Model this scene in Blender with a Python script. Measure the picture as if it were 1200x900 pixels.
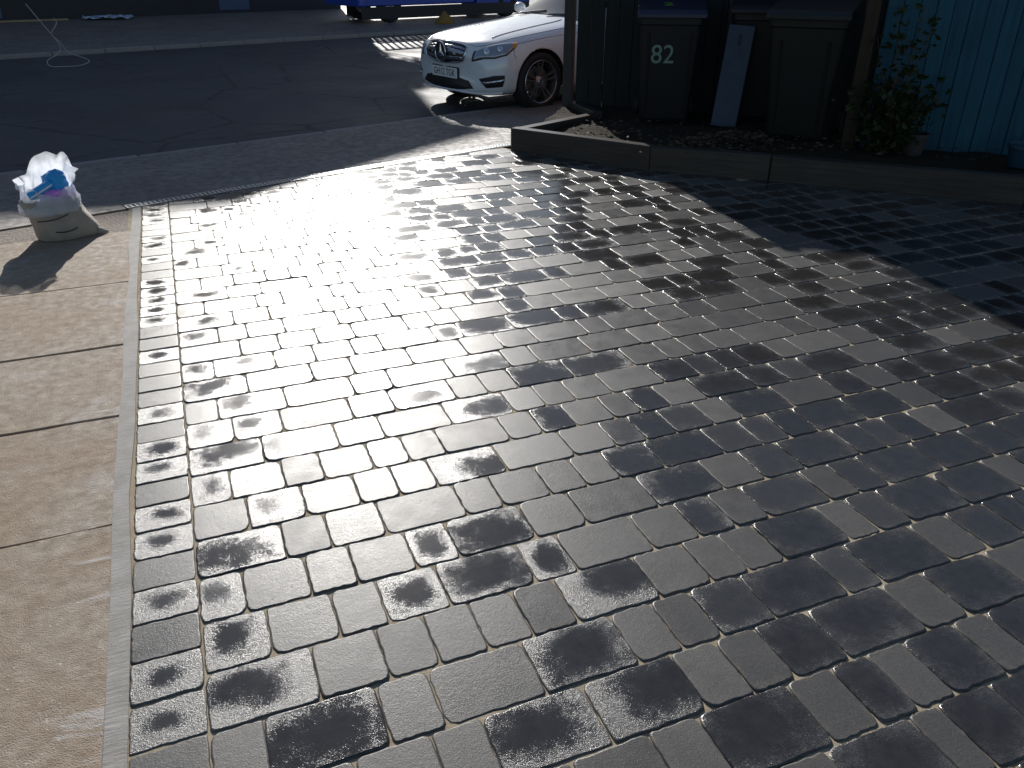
import bpy, bmesh, math, random
from mathutils import Vector, Matrix, noise
from mathutils.bvhtree import BVHTree

# ------------------------------------------------------------------ camera, sky, sun, exposure
for o in list(bpy.data.objects):
    bpy.data.objects.remove(o)
scene = bpy.context.scene
C = scene.collection
R = math.radians
SUN_AZ, SUN_EL = R(8.0), R(23.5)          # azimuth clockwise from +Y, elevation

cam_d = bpy.data.cameras.new('camera')
cam = bpy.data.objects.new('camera', cam_d)
C.objects.link(cam)
cam_d.sensor_width = 36.0
cam_d.lens = 28.2
cam_d.clip_start = 0.05
cam_d.clip_end = 3000
cam.location = (0, 0, 1.5)
cam.rotation_euler = (R(90 - 27.96), 0, R(-21.79))
scene.camera = cam

world = bpy.data.worlds.new('World')
scene.world = world
world.use_nodes = True
wn = world.node_tree
for n in list(wn.nodes):
    wn.nodes.remove(n)
sky = wn.nodes.new('ShaderNodeTexSky')
sky.sky_type = 'NISHITA'
sky.sun_disc = False
sky.sun_elevation = SUN_EL
sky.sun_rotation = SUN_AZ
sky.air_density = 1.0
sky.dust_density = 0.4
sky.ozone_density = 1.5
bg = wn.nodes.new('ShaderNodeBackground')
bg.inputs['Strength'].default_value = 0.072
wo = wn.nodes.new('ShaderNodeOutputWorld')
wn.links.new(sky.outputs[0], bg.inputs[0])
wn.links.new(bg.outputs[0], wo.inputs[0])

sun_d = bpy.data.lights.new('sun', 'SUN')
sun_d.energy = 5.0
sun_d.angle = R(0.53)
sun_d.color = (1.0, 0.965, 0.915)
sun = bpy.data.objects.new('sun', sun_d)
C.objects.link(sun)
sdir = Vector((math.sin(SUN_AZ) * math.cos(SUN_EL), math.cos(SUN_AZ) * math.cos(SUN_EL), math.sin(SUN_EL)))
sun.rotation_euler = sdir.to_track_quat('Z', 'Y').to_euler()
sun.location = sdir * 60

scene.view_settings.view_transform = 'Standard'
scene.view_settings.look = 'None'
scene.view_settings.exposure = 0.2
scene.view_settings.gamma = 1.0
scene.view_settings.use_curve_mapping = False
scene.render.engine = 'CYCLES'
scene.render.resolution_x = 1024
scene.render.resolution_y = 768

rnd = random.Random(82)
U = Vector((math.cos(R(17)), math.sin(R(17)), 0))      # along the road
N = Vector((-math.sin(R(17)), math.cos(R(17)), 0))     # across the road, away from the house
def rd(u, n, z=0.0):
    p = U * u + N * n
    return Vector((p.x, p.y, z))
ROAD_Z = -0.10

# ------------------------------------------------------------------ materials
MATS = {}
class NT:
    def __init__(s, name):
        s.m = bpy.data.materials.new(name)
        s.m.use_nodes = True
        s.t = s.m.node_tree
        s.t.nodes.clear()
        s.out = s.n('ShaderNodeOutputMaterial')
        s.p = s.n('ShaderNodeBsdfPrincipled')
        s.l(s.p.outputs[0], s.out.inputs[0])
        MATS[name] = s.m
    def n(s, typ, **k):
        nd = s.t.nodes.new(typ)
        for a, b in k.items():
            setattr(nd, a, b)
        return nd
    def l(s, a, b):
        s.t.links.new(a, b)
    def setv(s, sock, v):
        if hasattr(v, 'is_output') or isinstance(v, bpy.types.NodeSocket):
            s.l(v, sock)
        elif isinstance(v, (tuple, list)) and len(v) == 3 and sock.type == 'RGBA':
            sock.default_value = (*v, 1)
        else:
            sock.default_value = v
    def math(s, op, a, b=0.0, clamp=False):
        nd = s.n('ShaderNodeMath', operation=op, use_clamp=clamp)
        s.setv(nd.inputs[0], a)
        s.setv(nd.inputs[1], b)
        return nd.outputs[0]
    def rng(s, v, a, b, c, d, smooth=False):
        nd = s.n('ShaderNodeMapRange')
        nd.clamp = True
        if smooth:
            nd.interpolation_type = 'SMOOTHSTEP'
        s.setv(nd.inputs[0], v)
        for i, q in enumerate((a, b, c, d)):
            s.setv(nd.inputs[i + 1], q)
        return nd.outputs[0]
    def mix(s, f, a, b, mode='MIX'):
        nd = s.n('ShaderNodeMix', data_type='RGBA', blend_type=mode)
        s.setv(nd.inputs[0], f)
        s.setv(nd.inputs[6], a)
        s.setv(nd.inputs[7], b)
        return nd.outputs[2]
    def pos(s, kind='world'):
        if kind == 'world':
            return s.n('ShaderNodeNewGeometry').outputs['Position']
        return s.n('ShaderNodeTexCoord').outputs['Object']
    def noise(s, vec, scale, detail=3, rough=0.55, dist=0.0):
        nd = s.n('ShaderNodeTexNoise')
        s.l(vec, nd.inputs['Vector'])
        nd.inputs['Scale'].default_value = scale
        nd.inputs['Detail'].default_value = detail
        nd.inputs['Roughness'].default_value = rough
        nd.inputs['Distortion'].default_value = dist
        return nd.outputs['Fac']
    def scale(s, vec, v):
        nd = s.n('ShaderNodeMapping')
        s.l(vec, nd.inputs[0])
        nd.inputs['Scale'].default_value = v
        return nd.outputs[0]
    def bump(s, h, strength, dist):
        nd = s.n('ShaderNodeBump')
        s.setv(nd.inputs['Strength'], strength)
        nd.inputs['Distance'].default_value = dist
        s.l(h, nd.inputs['Height'])
        s.l(nd.outputs[0], s.p.inputs['Normal'])
    def base(s, v): s.setv(s.p.inputs['Base Color'], v)
    def rough(s, v): s.setv(s.p.inputs['Roughness'], v)
    def inp(s, k, v): s.setv(s.p.inputs[k], v)

def plain(name, col, rough=0.5, metal=0.0, var=0.12, scale=20, bump=0.0, bscale=200, spec=0.5, coat=0.0):
    m = NT(name)
    v = m.pos('obj')
    f = m.noise(v, scale, 4)
    lo = tuple(max(0, c * (1 - var)) for c in col)
    hi = tuple(min(1, c * (1 + var)) for c in col)
    m.base(m.mix(f, lo, hi))
    m.rough(m.rng(m.noise(v, scale * 2.3, 3), 0.3, 0.7, rough * 0.88, min(1, rough * 1.12)))
    m.inp('Metallic', metal)
    m.inp('Specular IOR Level', spec)
    if coat:
        m.inp('Coat Weight', coat)
        m.inp('Coat Roughness', 0.03)
    if bump:
        m.bump(m.noise(v, bscale, 3), bump, 0.002)
    return m.m

# tumbled concrete pavers: attribute blk = (u, v, wet, random), pool = (cx, cy, rx, ry)
m = NT('paver')
at = m.n('ShaderNodeAttribute', attribute_name='blk')
sp = m.n('ShaderNodeSeparateColor')
m.l(at.outputs['Color'], sp.inputs[0])
u_, v_, wet_ = sp.outputs[0], sp.outputs[1], sp.outputs[2]
rand_ = at.outputs['Alpha']
at2 = m.n('ShaderNodeAttribute', attribute_name='pool')
sp2 = m.n('ShaderNodeSeparateColor')
m.l(at2.outputs['Color'], sp2.inputs[0])
P = m.pos()
nb = m.noise(P, 14, 3)
nm_ = m.noise(P, 60, 3)
nf = m.noise(P, 300, 3, 0.75)
nvf = m.noise(P, 900, 1)
du = m.math('DIVIDE', m.math('SUBTRACT', u_, sp2.outputs[0]), sp2.outputs[2])
dv = m.math('DIVIDE', m.math('SUBTRACT', v_, sp2.outputs[1]), at2.outputs['Alpha'])
dist = m.math('SQRT', m.math('ADD', m.math('POWER', m.math('ABSOLUTE', du), 2.6), m.math('POWER', m.math('ABSOLUTE', dv), 2.6)))
dist = m.math('ADD', dist, m.rng(nb, 0.25, 0.75, -0.42, 0.42))
dist = m.math('ADD', dist, m.rng(nm_, 0.3, 0.7, -0.16, 0.16))
grain = m.rng(nf, 0.32, 0.68, -0.5, 0.5)
dist2 = m.math('ADD', dist, grain)
pool = m.math('MULTIPLY', m.rng(dist2, 0.38, 1.36, 1.0, 0.0, True), m.rng(wet_, 0.05, 0.7, 0.0, 1.0))
damp = m.math('MULTIPLY', m.rng(dist, 0.7, 1.7, 1.0, 0.0, True), wet_)
broad = m.noise(P, 1.6, 4, 0.6, 0.5)
dry = m.mix(rand_, (0.068, 0.0645, 0.060), (0.112, 0.1065, 0.098))
gr2 = m.noise(P, 170, 3, 0.75)
dry = m.mix(m.rng(gr2, 0.50, 0.72, 0.0, 0.55), dry, (0.165, 0.158, 0.148))
dry = m.mix(m.rng(gr2, 0.30, 0.46, 0.5, 0.0), dry, (0.036, 0.034, 0.033))
dry = m.mix(m.rng(broad, 0.35, 0.65, 0.35, 0.0), dry, (0.050, 0.049, 0.049))
edge = m.math('MAXIMUM', m.math('ABSOLUTE', u_), m.math('ABSOLUTE', v_))
dry = m.mix(m.math('MULTIPLY', m.rng(edge, 0.36, 0.5, 0.0, 0.55), m.rng(m.noise(P, 34, 4, 0.7), 0.45, 0.68, 0.0, 1.0)), dry, (0.22, 0.18, 0.125))
dry = m.mix(m.rng(nm_, 0.3, 0.75, 0.0, 0.45), dry, (0.058, 0.057, 0.058))
dry = m.mix(m.rng(nvf, 0.60, 0.72, 0.0, 0.6), dry, (0.19, 0.185, 0.18))
dry = m.mix(m.rng(nf, 0.30, 0.38, 0.55, 0.0), dry, (0.025, 0.025, 0.026))
dampc = m.mix(m.math('MULTIPLY', damp, 0.45), dry, (0.030, 0.030, 0.032))
blotch = m.rng(m.noise(P, 24, 4, 0.65), 0.3, 0.7, 0.66, 1.0)
col = m.mix(m.math('MULTIPLY', m.math('MULTIPLY', pool, blotch), m.rng(wet_, 0.3, 0.9, 0.55, 0.97)), dampc, (0.021, 0.0185, 0.0175))
m.base(col)
r_dry = m.rng(rand_, 0.0, 1.0, 0.31, 0.46)
r_wm = m.n('ShaderNodeMix', data_type='FLOAT')
m.l(m.rng(wet_, 0.1, 0.5, 0.0, 0.85), r_wm.inputs[0]); m.l(r_dry, r_wm.inputs[2]); r_wm.inputs[3].default_value = 0.245
r_dry = r_wm.outputs[0]
r_dry = m.math('ADD', r_dry, m.rng(nb, 0.3, 0.7, -0.04, 0.05))
r_mix = m.n('ShaderNodeMix', data_type='FLOAT')
m.l(pool, r_mix.inputs[0]); m.l(r_dry, r_mix.inputs[2]); r_mix.inputs[3].default_value = 0.16
m.rough(r_mix.outputs[0])
hgt = m.math('ADD', m.math('ADD', m.math('MULTIPLY', nf, 0.6), m.math('MULTIPLY', gr2, 0.35)), m.math('MULTIPLY', nm_, 0.35))
ringw = m.math('MULTIPLY', m.rng(wet_, 0.2, 0.6, 0.0, 0.5), m.math('SUBTRACT', 1.0, pool))
m.bump(hgt, m.math('ADD', m.rng(pool, 0, 1, 0.50, 0.10), ringw), 0.0022)
m.inp('Specular IOR Level', m.rng(wet_, 0.1, 0.5, 0.36, 0.62))

m = NT('joint_sand')
P = m.pos()
a = m.noise(P, 9, 3); b = m.noise(P, 700, 2)
c_ = m.mix(m.rng(a, 0.3, 0.7, 0, 1), (0.42, 0.33, 0.22), (0.60, 0.52, 0.38))
m.base(m.mix(m.rng(b, 0.35, 0.65, 0, 0.5), c_, (0.16, 0.12, 0.08)))
m.rough(0.95); m.inp('Specular IOR Level', 0.1)
m.bump(m.math('ADD', b, m.noise(P, 90, 3)), 0.6, 0.004)

m = NT('old_concrete')
P = m.pos()
a = m.noise(P, 1.7, 5, 0.6, 0.6); b = m.noise(P, 22, 4, 0.65); f = m.noise(P, 260, 2, 0.7); g = m.noise(P, 70, 2)
c_ = m.mix(m.rng(a, 0.36, 0.64, 0, 1), (0.30, 0.205, 0.128), (0.375, 0.315, 0.245))
c_ = m.mix(m.rng(b, 0.35, 0.7, 0, 0.65), c_, (0.215, 0.150, 0.10))
gr_ = m.noise(P, 420, 2, 0.8)
c_ = m.mix(m.rng(gr_, 0.45, 0.70, 0.0, 0.35), c_, (0.42, 0.36, 0.30))
c_ = m.mix(m.rng(m.noise(P, 3.3, 4), 0.60, 0.75, 0, 0.65), c_, (0.52, 0.49, 0.46))
sx = m.n('ShaderNodeSeparateXYZ'); m.l(P, sx.inputs[0])
near = m.rng(sx.outputs[0], -0.62, -0.40, 0.0, 1.0)
spill = m.math('ADD', m.noise(m.scale(P, (3.0, 9.0, 1)), 1.0, 5, 0.65, 0.8), m.math('MULTIPLY', near, 0.10))
c_ = m.mix(m.rng(spill, 0.66, 0.78, 0, 0.7), c_, (0.56, 0.54, 0.52))
c_ = m.mix(m.rng(f, 0.60, 0.72, 0, 0.7), c_, (0.10, 0.078, 0.06))
c_ = m.mix(m.rng(g, 0.68, 0.74, 0, 0.7), c_, (0.55, 0.5, 0.45))
m.base(c_)
m.rough(m.rng(b, 0.3, 0.7, 0.62, 0.85)); m.inp('Specular IOR Level', 0.3)
m.bump(m.math('ADD', m.math('MULTIPLY', f, 0.9), b), 0.7, 0.005)

m = NT('mortar')
P = m.pos()
st = m.noise(m.scale(P, (18, 120, 18)), 1.0, 3)
a = m.noise(P, 12, 4); f = m.noise(P, 330, 2)
c_ = m.mix(m.rng(a, 0.3, 0.7, 0, 1), (0.27, 0.25, 0.225), (0.40, 0.375, 0.345))
c_ = m.mix(m.rng(st, 0.35, 0.65, 0, 0.35), c_, (0.25, 0.235, 0.215))
c_ = m.mix(m.rng(f, 0.62, 0.7, 0, 0.6), c_, (0.10, 0.09, 0.08))
m.base(c_); m.rough(0.78); m.inp('Specular IOR Level', 0.3)
m.bump(m.math('ADD', st, m.math('MULTIPLY', f, 0.4)), 0.4, 0.004)

m = NT('rough_concrete')
P = m.pos()
vo = m.n('ShaderNodeTexVoronoi'); m.l(P, vo.inputs['Vector']); vo.inputs['Scale'].default_value = 55
a = m.noise(P, 5, 4); f = m.noise(P, 160, 3)
c_ = m.mix(a, (0.20, 0.16, 0.13), (0.36, 0.30, 0.25))
c_ = m.mix(m.rng(vo.outputs['Distance'], 0.0, 0.5, 0.5, 0.0), c_, (0.45, 0.42, 0.38))
m.base(c_); m.rough(0.85); m.inp('Specular IOR Level', 0.25)
m.bump(m.math('ADD', vo.outputs['Distance'], f), 0.8, 0.012)

m = NT('asphalt')
P = m.pos()
vo = m.n('ShaderNodeTexVoronoi'); m.l(P, vo.inputs['Vector']); vo.inputs['Scale'].default_value = 95
a = m.noise(P, 0.8, 5, 0.6); b = m.noise(P, 7, 4); f = m.noise(P, 240, 2)
c_ = m.mix(m.rng(a, 0.3, 0.7, 0, 1), (0.045, 0.046, 0.050), (0.085, 0.083, 0.082))
c_ = m.mix(m.rng(b, 0.45, 0.75, 0, 0.5), c_, (0.10, 0.096, 0.092))
c_ = m.mix(m.rng(vo.outputs['Distance'], 0.0, 0.35, 0.6, 0.0), c_, (0.16, 0.155, 0.15))
vc = m.n('ShaderNodeTexVoronoi', feature='DISTANCE_TO_EDGE'); m.l(P, vc.inputs['Vector']); vc.inputs['Scale'].default_value = 0.55
c_ = m.mix(m.rng(m.math('ADD', vc.outputs['Distance'], m.rng(b, 0.3, 0.7, -0.012, 0.012)), 0.004, 0.016, 0.7, 0.0), c_, (0.02, 0.02, 0.02))
c_ = m.mix(m.rng(m.noise(P, 0.35, 2), 0.52, 0.54, 0.0, 0.35), c_, (0.035, 0.035, 0.038))
m.base(c_); m.rough(m.rng(a, 0.3, 0.7, 0.55, 0.8)); m.inp('Specular IOR Level', 0.4)
m.bump(m.math('ADD', vo.outputs['Distance'], m.math('MULTIPLY', f, 0.5)), 0.7, 0.006)

m = NT('footway')
P = m.pos()
a = m.noise(P, 1.3, 5, 0.6, 0.4); b = m.noise(P, 16, 4); f = m.noise(P, 200, 3)
c_ = m.mix(m.rng(a, 0.3, 0.7, 0, 1), (0.17, 0.145, 0.125), (0.27, 0.24, 0.215))
c_ = m.mix(m.rng(b, 0.4, 0.7, 0, 0.6), c_, (0.11, 0.10, 0.092))
c_ = m.mix(m.rng(f, 0.6, 0.7, 0, 0.5), c_, (0.36, 0.33, 0.3))
m.base(c_); m.rough(m.rng(b, 0.3, 0.7, 0.5, 0.8)); m.inp('Specular IOR Level', 0.4)
m.bump(m.math('ADD', b, m.math('MULTIPLY', f, 0.6)), 0.7, 0.008)

m = NT('earth')
P = m.pos()
a = m.noise(P, 3, 5); f = m.noise(P, 90, 4, 0.7)
c_ = m.mix(m.rng(f, 0.3, 0.7, 0, 1), (0.018, 0.013, 0.010), (0.050, 0.038, 0.027))
m.base(m.mix(m.rng(a, 0.4, 0.7, 0, 0.5), c_, (0.06, 0.055, 0.03)))
m.rough(0.95); m.inp('Specular IOR Level', 0.15)
m.bump(f, 1.0, 0.02)

def wood(name, c1, c2, axis='z', rough=0.75):
    m = NT(name)
    P = m.pos('obj')
    oi = m.n('ShaderNodeObjectInfo').outputs['Random']
    off = m.n('ShaderNodeVectorMath', operation='ADD')
    cx = m.n('ShaderNodeCombineXYZ'); m.l(m.math('MULTIPLY', oi, 37.0), cx.inputs[0]); m.l(m.math('MULTIPLY', oi, 11.0), cx.inputs[2])
    m.l(P, off.inputs[0]); m.l(cx.outputs[0], off.inputs[1])
    s = {'z': (45, 45, 2.2), 'x': (2.2, 45, 45)}[axis]
    g = m.noise(m.scale(off.outputs[0], s), 1.0, 4, 0.6, 0.5)
    b = m.noise(off.outputs[0], 3.0, 4)
    c_ = m.mix(m.rng(g, 0.3, 0.7, 0, 1), c1, c2)
    c_ = m.mix(m.rng(b, 0.35, 0.75, 0, 0.45), c_, tuple(q * 0.6 for q in c1))
    m.base(m.mix(m.math('MULTIPLY', oi, 0.3), c_, tuple(q * 1.25 for q in c2)))
    m.rough(rough); m.inp('Specular IOR Level', 0.3)
    m.bump(g, 0.5, 0.003)
    return m.m
wood('blue_boards', (0.013, 0.058, 0.092), (0.024, 0.105, 0.150))
wood('dark_boards', (0.012, 0.015, 0.015), (0.020, 0.024, 0.023))
wood('post_wood', (0.045, 0.037, 0.033), (0.07, 0.06, 0.053))
wood('brown_post', (0.035, 0.022, 0.014), (0.055, 0.035, 0.022))
wood('sleeper', (0.034, 0.027, 0.023), (0.075, 0.062, 0.052), 'x', 0.36)
wood('plank', (0.28, 0.20, 0.12), (0.40, 0.30, 0.19), 'x')

plain('bin_plastic', (0.007, 0.0075, 0.010), 0.5, var=0.2, bump=0.15, bscale=350)
plain('bin_plastic_green', (0.0055, 0.007, 0.006), 0.52, var=0.2, bump=0.15, bscale=350)
plain('bin_blue_lid', (0.016, 0.02, 0.05), 0.38, var=0.2)
plain('rubber', (0.018, 0.018, 0.019), 0.7, var=0.2, bump=0.2)
plain('number_paint', (0.20, 0.30, 0.25), 0.6, var=0.25, scale=60)
plain('lime_paint', (0.14, 0.34, 0.05), 0.5, var=0.2, scale=60)
plain('pale_panel', (0.018, 0.040, 0.078), 0.5, var=0.15, scale=6)
plain('galvanised', (0.52, 0.53, 0.54), 0.38, metal=1.0, var=0.15)
plain('channel_dark', (0.04, 0.04, 0.042), 0.7)
plain('kerb_stone', (0.26, 0.245, 0.23), 0.75, var=0.3, scale=14, bump=0.5, bscale=120)
plain('bag_tape', (0.03, 0.028, 0.028), 0.6)
plain('blue_stuff', (0.02, 0.33, 0.75), 0.4, var=0.25, scale=30, bump=0.3, bscale=60)
plain('pink_stuff', (0.72, 0.30, 0.74), 0.5, var=0.3, scale=30)
plain('white_card', (0.75, 0.77, 0.82), 0.5)
plain('cable', (0.42, 0.40, 0.42), 0.5)
plain('brick_wall', (0.24, 0.13, 0.095), 0.85, var=0.3, scale=9, bump=0.4, bscale=60)
plain('render_wall', (0.42, 0.40, 0.36), 0.85, var=0.1, scale=2, bump=0.3, bscale=90)
plain('roof_tile', (0.13, 0.085, 0.07), 0.8, var=0.3, scale=8)
plain('white_frame', (0.78, 0.78, 0.77), 0.4, var=0.04)
plain('house_door', (0.06, 0.10, 0.17), 0.4)
plain('glass_dark', (0.02, 0.025, 0.03), 0.04, var=0.05)
plain('truck_blue', (0.015, 0.07, 0.42), 0.3, var=0.12, coat=0.6)
plain('truck_dark', (0.025, 0.025, 0.028), 0.6)
plain('red_plastic', (0.55, 0.02, 0.03), 0.3)
plain('white_plastic', (0.8, 0.8, 0.8), 0.4)
plain('amber_canvas', (0.26, 0.15, 0.035), 0.8, var=0.25)
plain('clay_pot', (0.045, 0.04, 0.038), 0.75, var=0.2, bump=0.3)
plain('blue_pot', (0.012, 0.05, 0.085), 0.45)
plain('bark', (0.09, 0.065, 0.045), 0.9, var=0.3, bump=0.6, bscale=60)
plain('dead_leaf', (0.07, 0.045, 0.025), 0.8, var=0.5, scale=14)
plain('car_white', (0.78, 0.80, 0.83), 0.28, var=0.015, scale=2, coat=1.0)
plain('car_black', (0.012, 0.012, 0.014), 0.35)
plain('car_trim', (0.05, 0.05, 0.055), 0.3)
plain('chrome', (0.82, 0.83, 0.85), 0.10, metal=1.0, var=0.03)
plain('alloy', (0.42, 0.43, 0.45), 0.28, metal=0.9, var=0.06)
plain('brake_steel', (0.22, 0.21, 0.2), 0.45, metal=0.8)
plain('plate_white', (0.80, 0.80, 0.78), 0.35, var=0.05)
plain('plate_black', (0.01, 0.01, 0.012), 0.4)
plain('lamp_clear', (0.45, 0.47, 0.50), 0.06, metal=0.6, var=0.3, scale=40)
plain('lamp_core', (0.75, 0.78, 0.82), 0.05, metal=0.9)
plain('amber_lens', (0.75, 0.32, 0.04), 0.15)
plain('car_glass', (0.025, 0.035, 0.04), 0.03, var=0.05, spec=0.8)
plain('sheet_plastic', (0.50, 0.60, 0.78), 0.25, var=0.2, bump=0.6, bscale=30)

m = NT('sack_weave')
P = m.pos('obj')
wv = m.n('ShaderNodeTexWave', wave_type='BANDS', bands_direction='Z'); m.l(P, wv.inputs[0]); wv.inputs['Scale'].default_value = 90
wv2 = m.n('ShaderNodeTexWave', wave_type='BANDS', bands_direction='X'); m.l(P, wv2.inputs[0]); wv2.inputs['Scale'].default_value = 90
a = m.noise(P, 7, 4)
wsum = m.math('ADD', wv.outputs['Fac'], wv2.outputs['Fac'])
c_ = m.mix(m.rng(a, 0.3, 0.7, 0, 1), (0.48, 0.40, 0.32), (0.66, 0.58, 0.48))
m.base(m.mix(m.rng(wsum, 0.4, 1.6, 0.3, 0.0), c_, (0.30, 0.25, 0.2)))
m.rough(0.6)
m.bump(m.math('ADD', m.math('MULTIPLY', wsum, 0.12), m.noise(P, 18, 5, 0.65, 1.2)), 0.9, 0.016)

def leaf_mat(name, c1, c2, trans=0.25):
    m = NT(name)
    P = m.pos()
    f = m.noise(P, 9, 3); g = m.noise(P, 60, 2)
    c_ = m.mix(m.rng(f, 0.3, 0.7, 0, 1), c1, c2)
    c_ = m.mix(m.rng(g, 0.4, 0.7, 0, 0.5), c_, tuple(q * 0.6 for q in c1))
    m.base(c_); m.rough(0.5)
    tr = m.n('ShaderNodeBsdfTranslucent'); m.setv(tr.inputs[0], tuple(min(1, q * 1.6) for q in c2))
    mx = m.n('ShaderNodeMixShader'); mx.inputs[0].default_value = trans
    m.l(m.p.outputs[0], mx.inputs[1]); m.l(tr.outputs[0], mx.inputs[2]); m.l(mx.outputs[0], m.out.inputs[0])
leaf_mat('shrub_leaf', (0.016, 0.024, 0.008), (0.040, 0.058, 0.014), 0.35)
leaf_mat('hedge_leaf', (0.022, 0.042, 0.014), (0.055, 0.085, 0.026), 0.15)

m = NT('poly_bag')
P = m.pos('obj')
m.base((0.90, 0.92, 0.95)); m.rough(0.2)
m.bump(m.noise(P, 26, 5, 0.65, 1.5), 0.8, 0.012)
tr = m.n('ShaderNodeBsdfTranslucent'); tr.inputs[0].default_value = (0.85, 0.9, 0.97, 1)
tp = m.n('ShaderNodeBsdfTransparent')
mx = m.n('ShaderNodeMixShader'); mx.inputs[0].default_value = 0.62
m.l(m.p.outputs[0], mx.inputs[1]); m.l(tr.outputs[0], mx.inputs[2])
mx2 = m.n('ShaderNodeMixShader'); m.l(m.rng(m.noise(P, 11, 3), 0.35, 0.65, 0.05, 0.28), mx2.inputs[0])
m.l(mx.outputs[0], mx2.inputs[1]); m.l(tp.outputs[0], mx2.inputs[2]); m.l(mx2.outputs[0], m.out.inputs[0])
M = MATS

# ------------------------------------------------------------------ object helpers
def link(o, parent=None):
    C.objects.link(o)
    if parent is not None:
        o.parent = parent
    return o
def tag(o, label=None, cat=None, group=None, kind=None):
    if label: o['label'] = label
    if cat: o['category'] = cat
    if group: o['group'] = group
    if kind: o['kind'] = kind
    return o
def empty(name, loc=(0, 0, 0), rz=0.0):
    o = bpy.data.objects.new(name, None)
    o.empty_display_size = 0.1
    o.location = loc
    o.rotation_euler = (0, 0, rz)
    return link(o)
def mobj(name, me, mat, parent=None, smooth=False):
    if mat is not None and len(me.materials) == 0:
        me.materials.append(M[mat])
    if smooth:
        me.polygons.foreach_set('use_smooth', [True] * len(me.polygons))
    return link(bpy.data.objects.new(name, me), parent)
class MB:
    """collects shapes into one mesh"""
    def __init__(s): s.bm = bmesh.new()
    def poly(s, pts):
        return s.bm.faces.new([s.bm.verts.new(p) for p in pts])
    def raw(s, vs, fs):
        b = [s.bm.verts.new(v) for v in vs]
        for f in fs:
            try: s.bm.faces.new([b[i] for i in f])
            except ValueError: pass
    def box(s, lo, hi, mat=None, bevel=0.0, seg=1):
        t = bmesh.new()
        bmesh.ops.create_cube(t, size=1)
        lo, hi = Vector(lo), Vector(hi)
        for v in t.verts:
            v.co = Vector([(lo[i] + hi[i]) / 2 + v.co[i] * (hi[i] - lo[i]) for i in range(3)])
        if bevel:
            bmesh.ops.bevel(t, geom=t.edges[:], offset=bevel, segments=seg, affect='EDGES', profile=0.6)
        if mat is not None:
            bmesh.ops.transform(t, matrix=mat, verts=t.verts)
        s.merge(t)
        return s
    def merge(s, t):
        me = bpy.data.meshes.new('tmp'); t.to_mesh(me); t.free(); s.bm.from_mesh(me); bpy.data.meshes.remove(me)
    def prism(s, pts, z0, z1, mat=None):
        t = bmesh.new()
        a = [t.verts.new((p[0], p[1], z0)) for p in pts]
        b = [t.verts.new((p[0], p[1], z1)) for p in pts]
        n = len(pts)
        t.faces.new(a[::-1]); t.faces.new(b)
        for i in range(n):
            t.faces.new((a[i], a[(i + 1) % n], b[(i + 1) % n], b[i]))
        if mat is not None:
            bmesh.ops.transform(t, matrix=mat, verts=t.verts)
        bmesh.ops.recalc_face_normals(t, faces=t.faces)
        s.merge(t)
        return s
    def tube(s, path, r, sides=8, cap=True):
        path = [Vector(p) for p in path]
        rs = r if isinstance(r, (list, tuple)) else [r] * len(path)
        rings = []
        up = Vector((0, 0, 1))
        for i, p in enumerate(path):
            d = (path[min(i + 1, len(path) - 1)] - path[max(i - 1, 0)]).normalized()
            a = d.cross(up)
            if a.length < 1e-3: a = d.cross(Vector((1, 0, 0)))
            a.normalize(); b = d.cross(a).normalized()
            rings.append([s.bm.verts.new(p + (a * math.cos(t) + b * math.sin(t)) * rs[i]) for t in [2 * math.pi * k / sides for k in range(sides)]])
        for i in range(len(rings) - 1):
            for k in range(sides):
                s.bm.faces.new((rings[i][k], rings[i][(k + 1) % sides], rings[i + 1][(k + 1) % sides], rings[i + 1][k]))
        if cap:
            s.bm.faces.new(rings[0][::-1]); s.bm.faces.new(rings[-1])
        return s
    def lathe(s, prof, sides=32, mat=None, closed=False):
        """profile of (radius, axial) turned about local Y"""
        t = bmesh.new()
        rings = []
        for k in range(sides):
            a = 2 * math.pi * k / sides
            rings.append([t.verts.new((r * math.cos(a), h, r * math.sin(a))) for r, h in prof])
        m_ = len(prof)
        for k in range(sides):
            q = rings[(k + 1) % sides]
            for i in range(m_ if closed else m_ - 1):
                j = (i + 1) % m_
                t.faces.new((rings[k][i], rings[k][j], q[j], q[i]))
        bmesh.ops.remove_doubles(t, verts=t.verts, dist=1e-5)
        bmesh.ops.recalc_face_normals(t, faces=t.faces)
        if mat is not None:
            bmesh.ops.transform(t, matrix=mat, verts=t.verts)
        s.merge(t)
        return s
    def build(s, name, mat, parent=None, smooth=False):
        me = bpy.data.meshes.new(name)
        bmesh.ops.recalc_face_normals(s.bm, faces=s.bm.faces)
        s.bm.to_mesh(me); s.bm.free()
        return mobj(name, me, mat, parent, smooth)
def text_mesh(name, txt, size, mat, parent, matrix, depth=0.001, sx=1.0):
    cu = bpy.data.curves.new(name, 'FONT')
    cu.body = txt; cu.size = size; cu.extrude = depth
    cu.align_x = 'CENTER'; cu.align_y = 'CENTER'
    o = bpy.data.objects.new(name, cu); C.objects.link(o)
    bpy.context.view_layer.update()
    dg = bpy.context.evaluated_depsgraph_get()
    me = bpy.data.meshes.new_from_object(o.evaluated_get(dg))
    bpy.data.objects.remove(o); bpy.data.curves.remove(cu)
    me.transform(matrix @ Matrix.Diagonal((sx, 1, 1, 1)))
    me.materials.clear()
    return mobj(name, me, mat, parent)
def frame_mat(origin, ex, ey, ez):
    m_ = Matrix.Identity(4)
    for i, e in enumerate((ex, ey, ez)):
        for j in range(3): m_[j][i] = e[j]
    for j in range(3): m_[j][3] = origin[j]
    return m_

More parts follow.
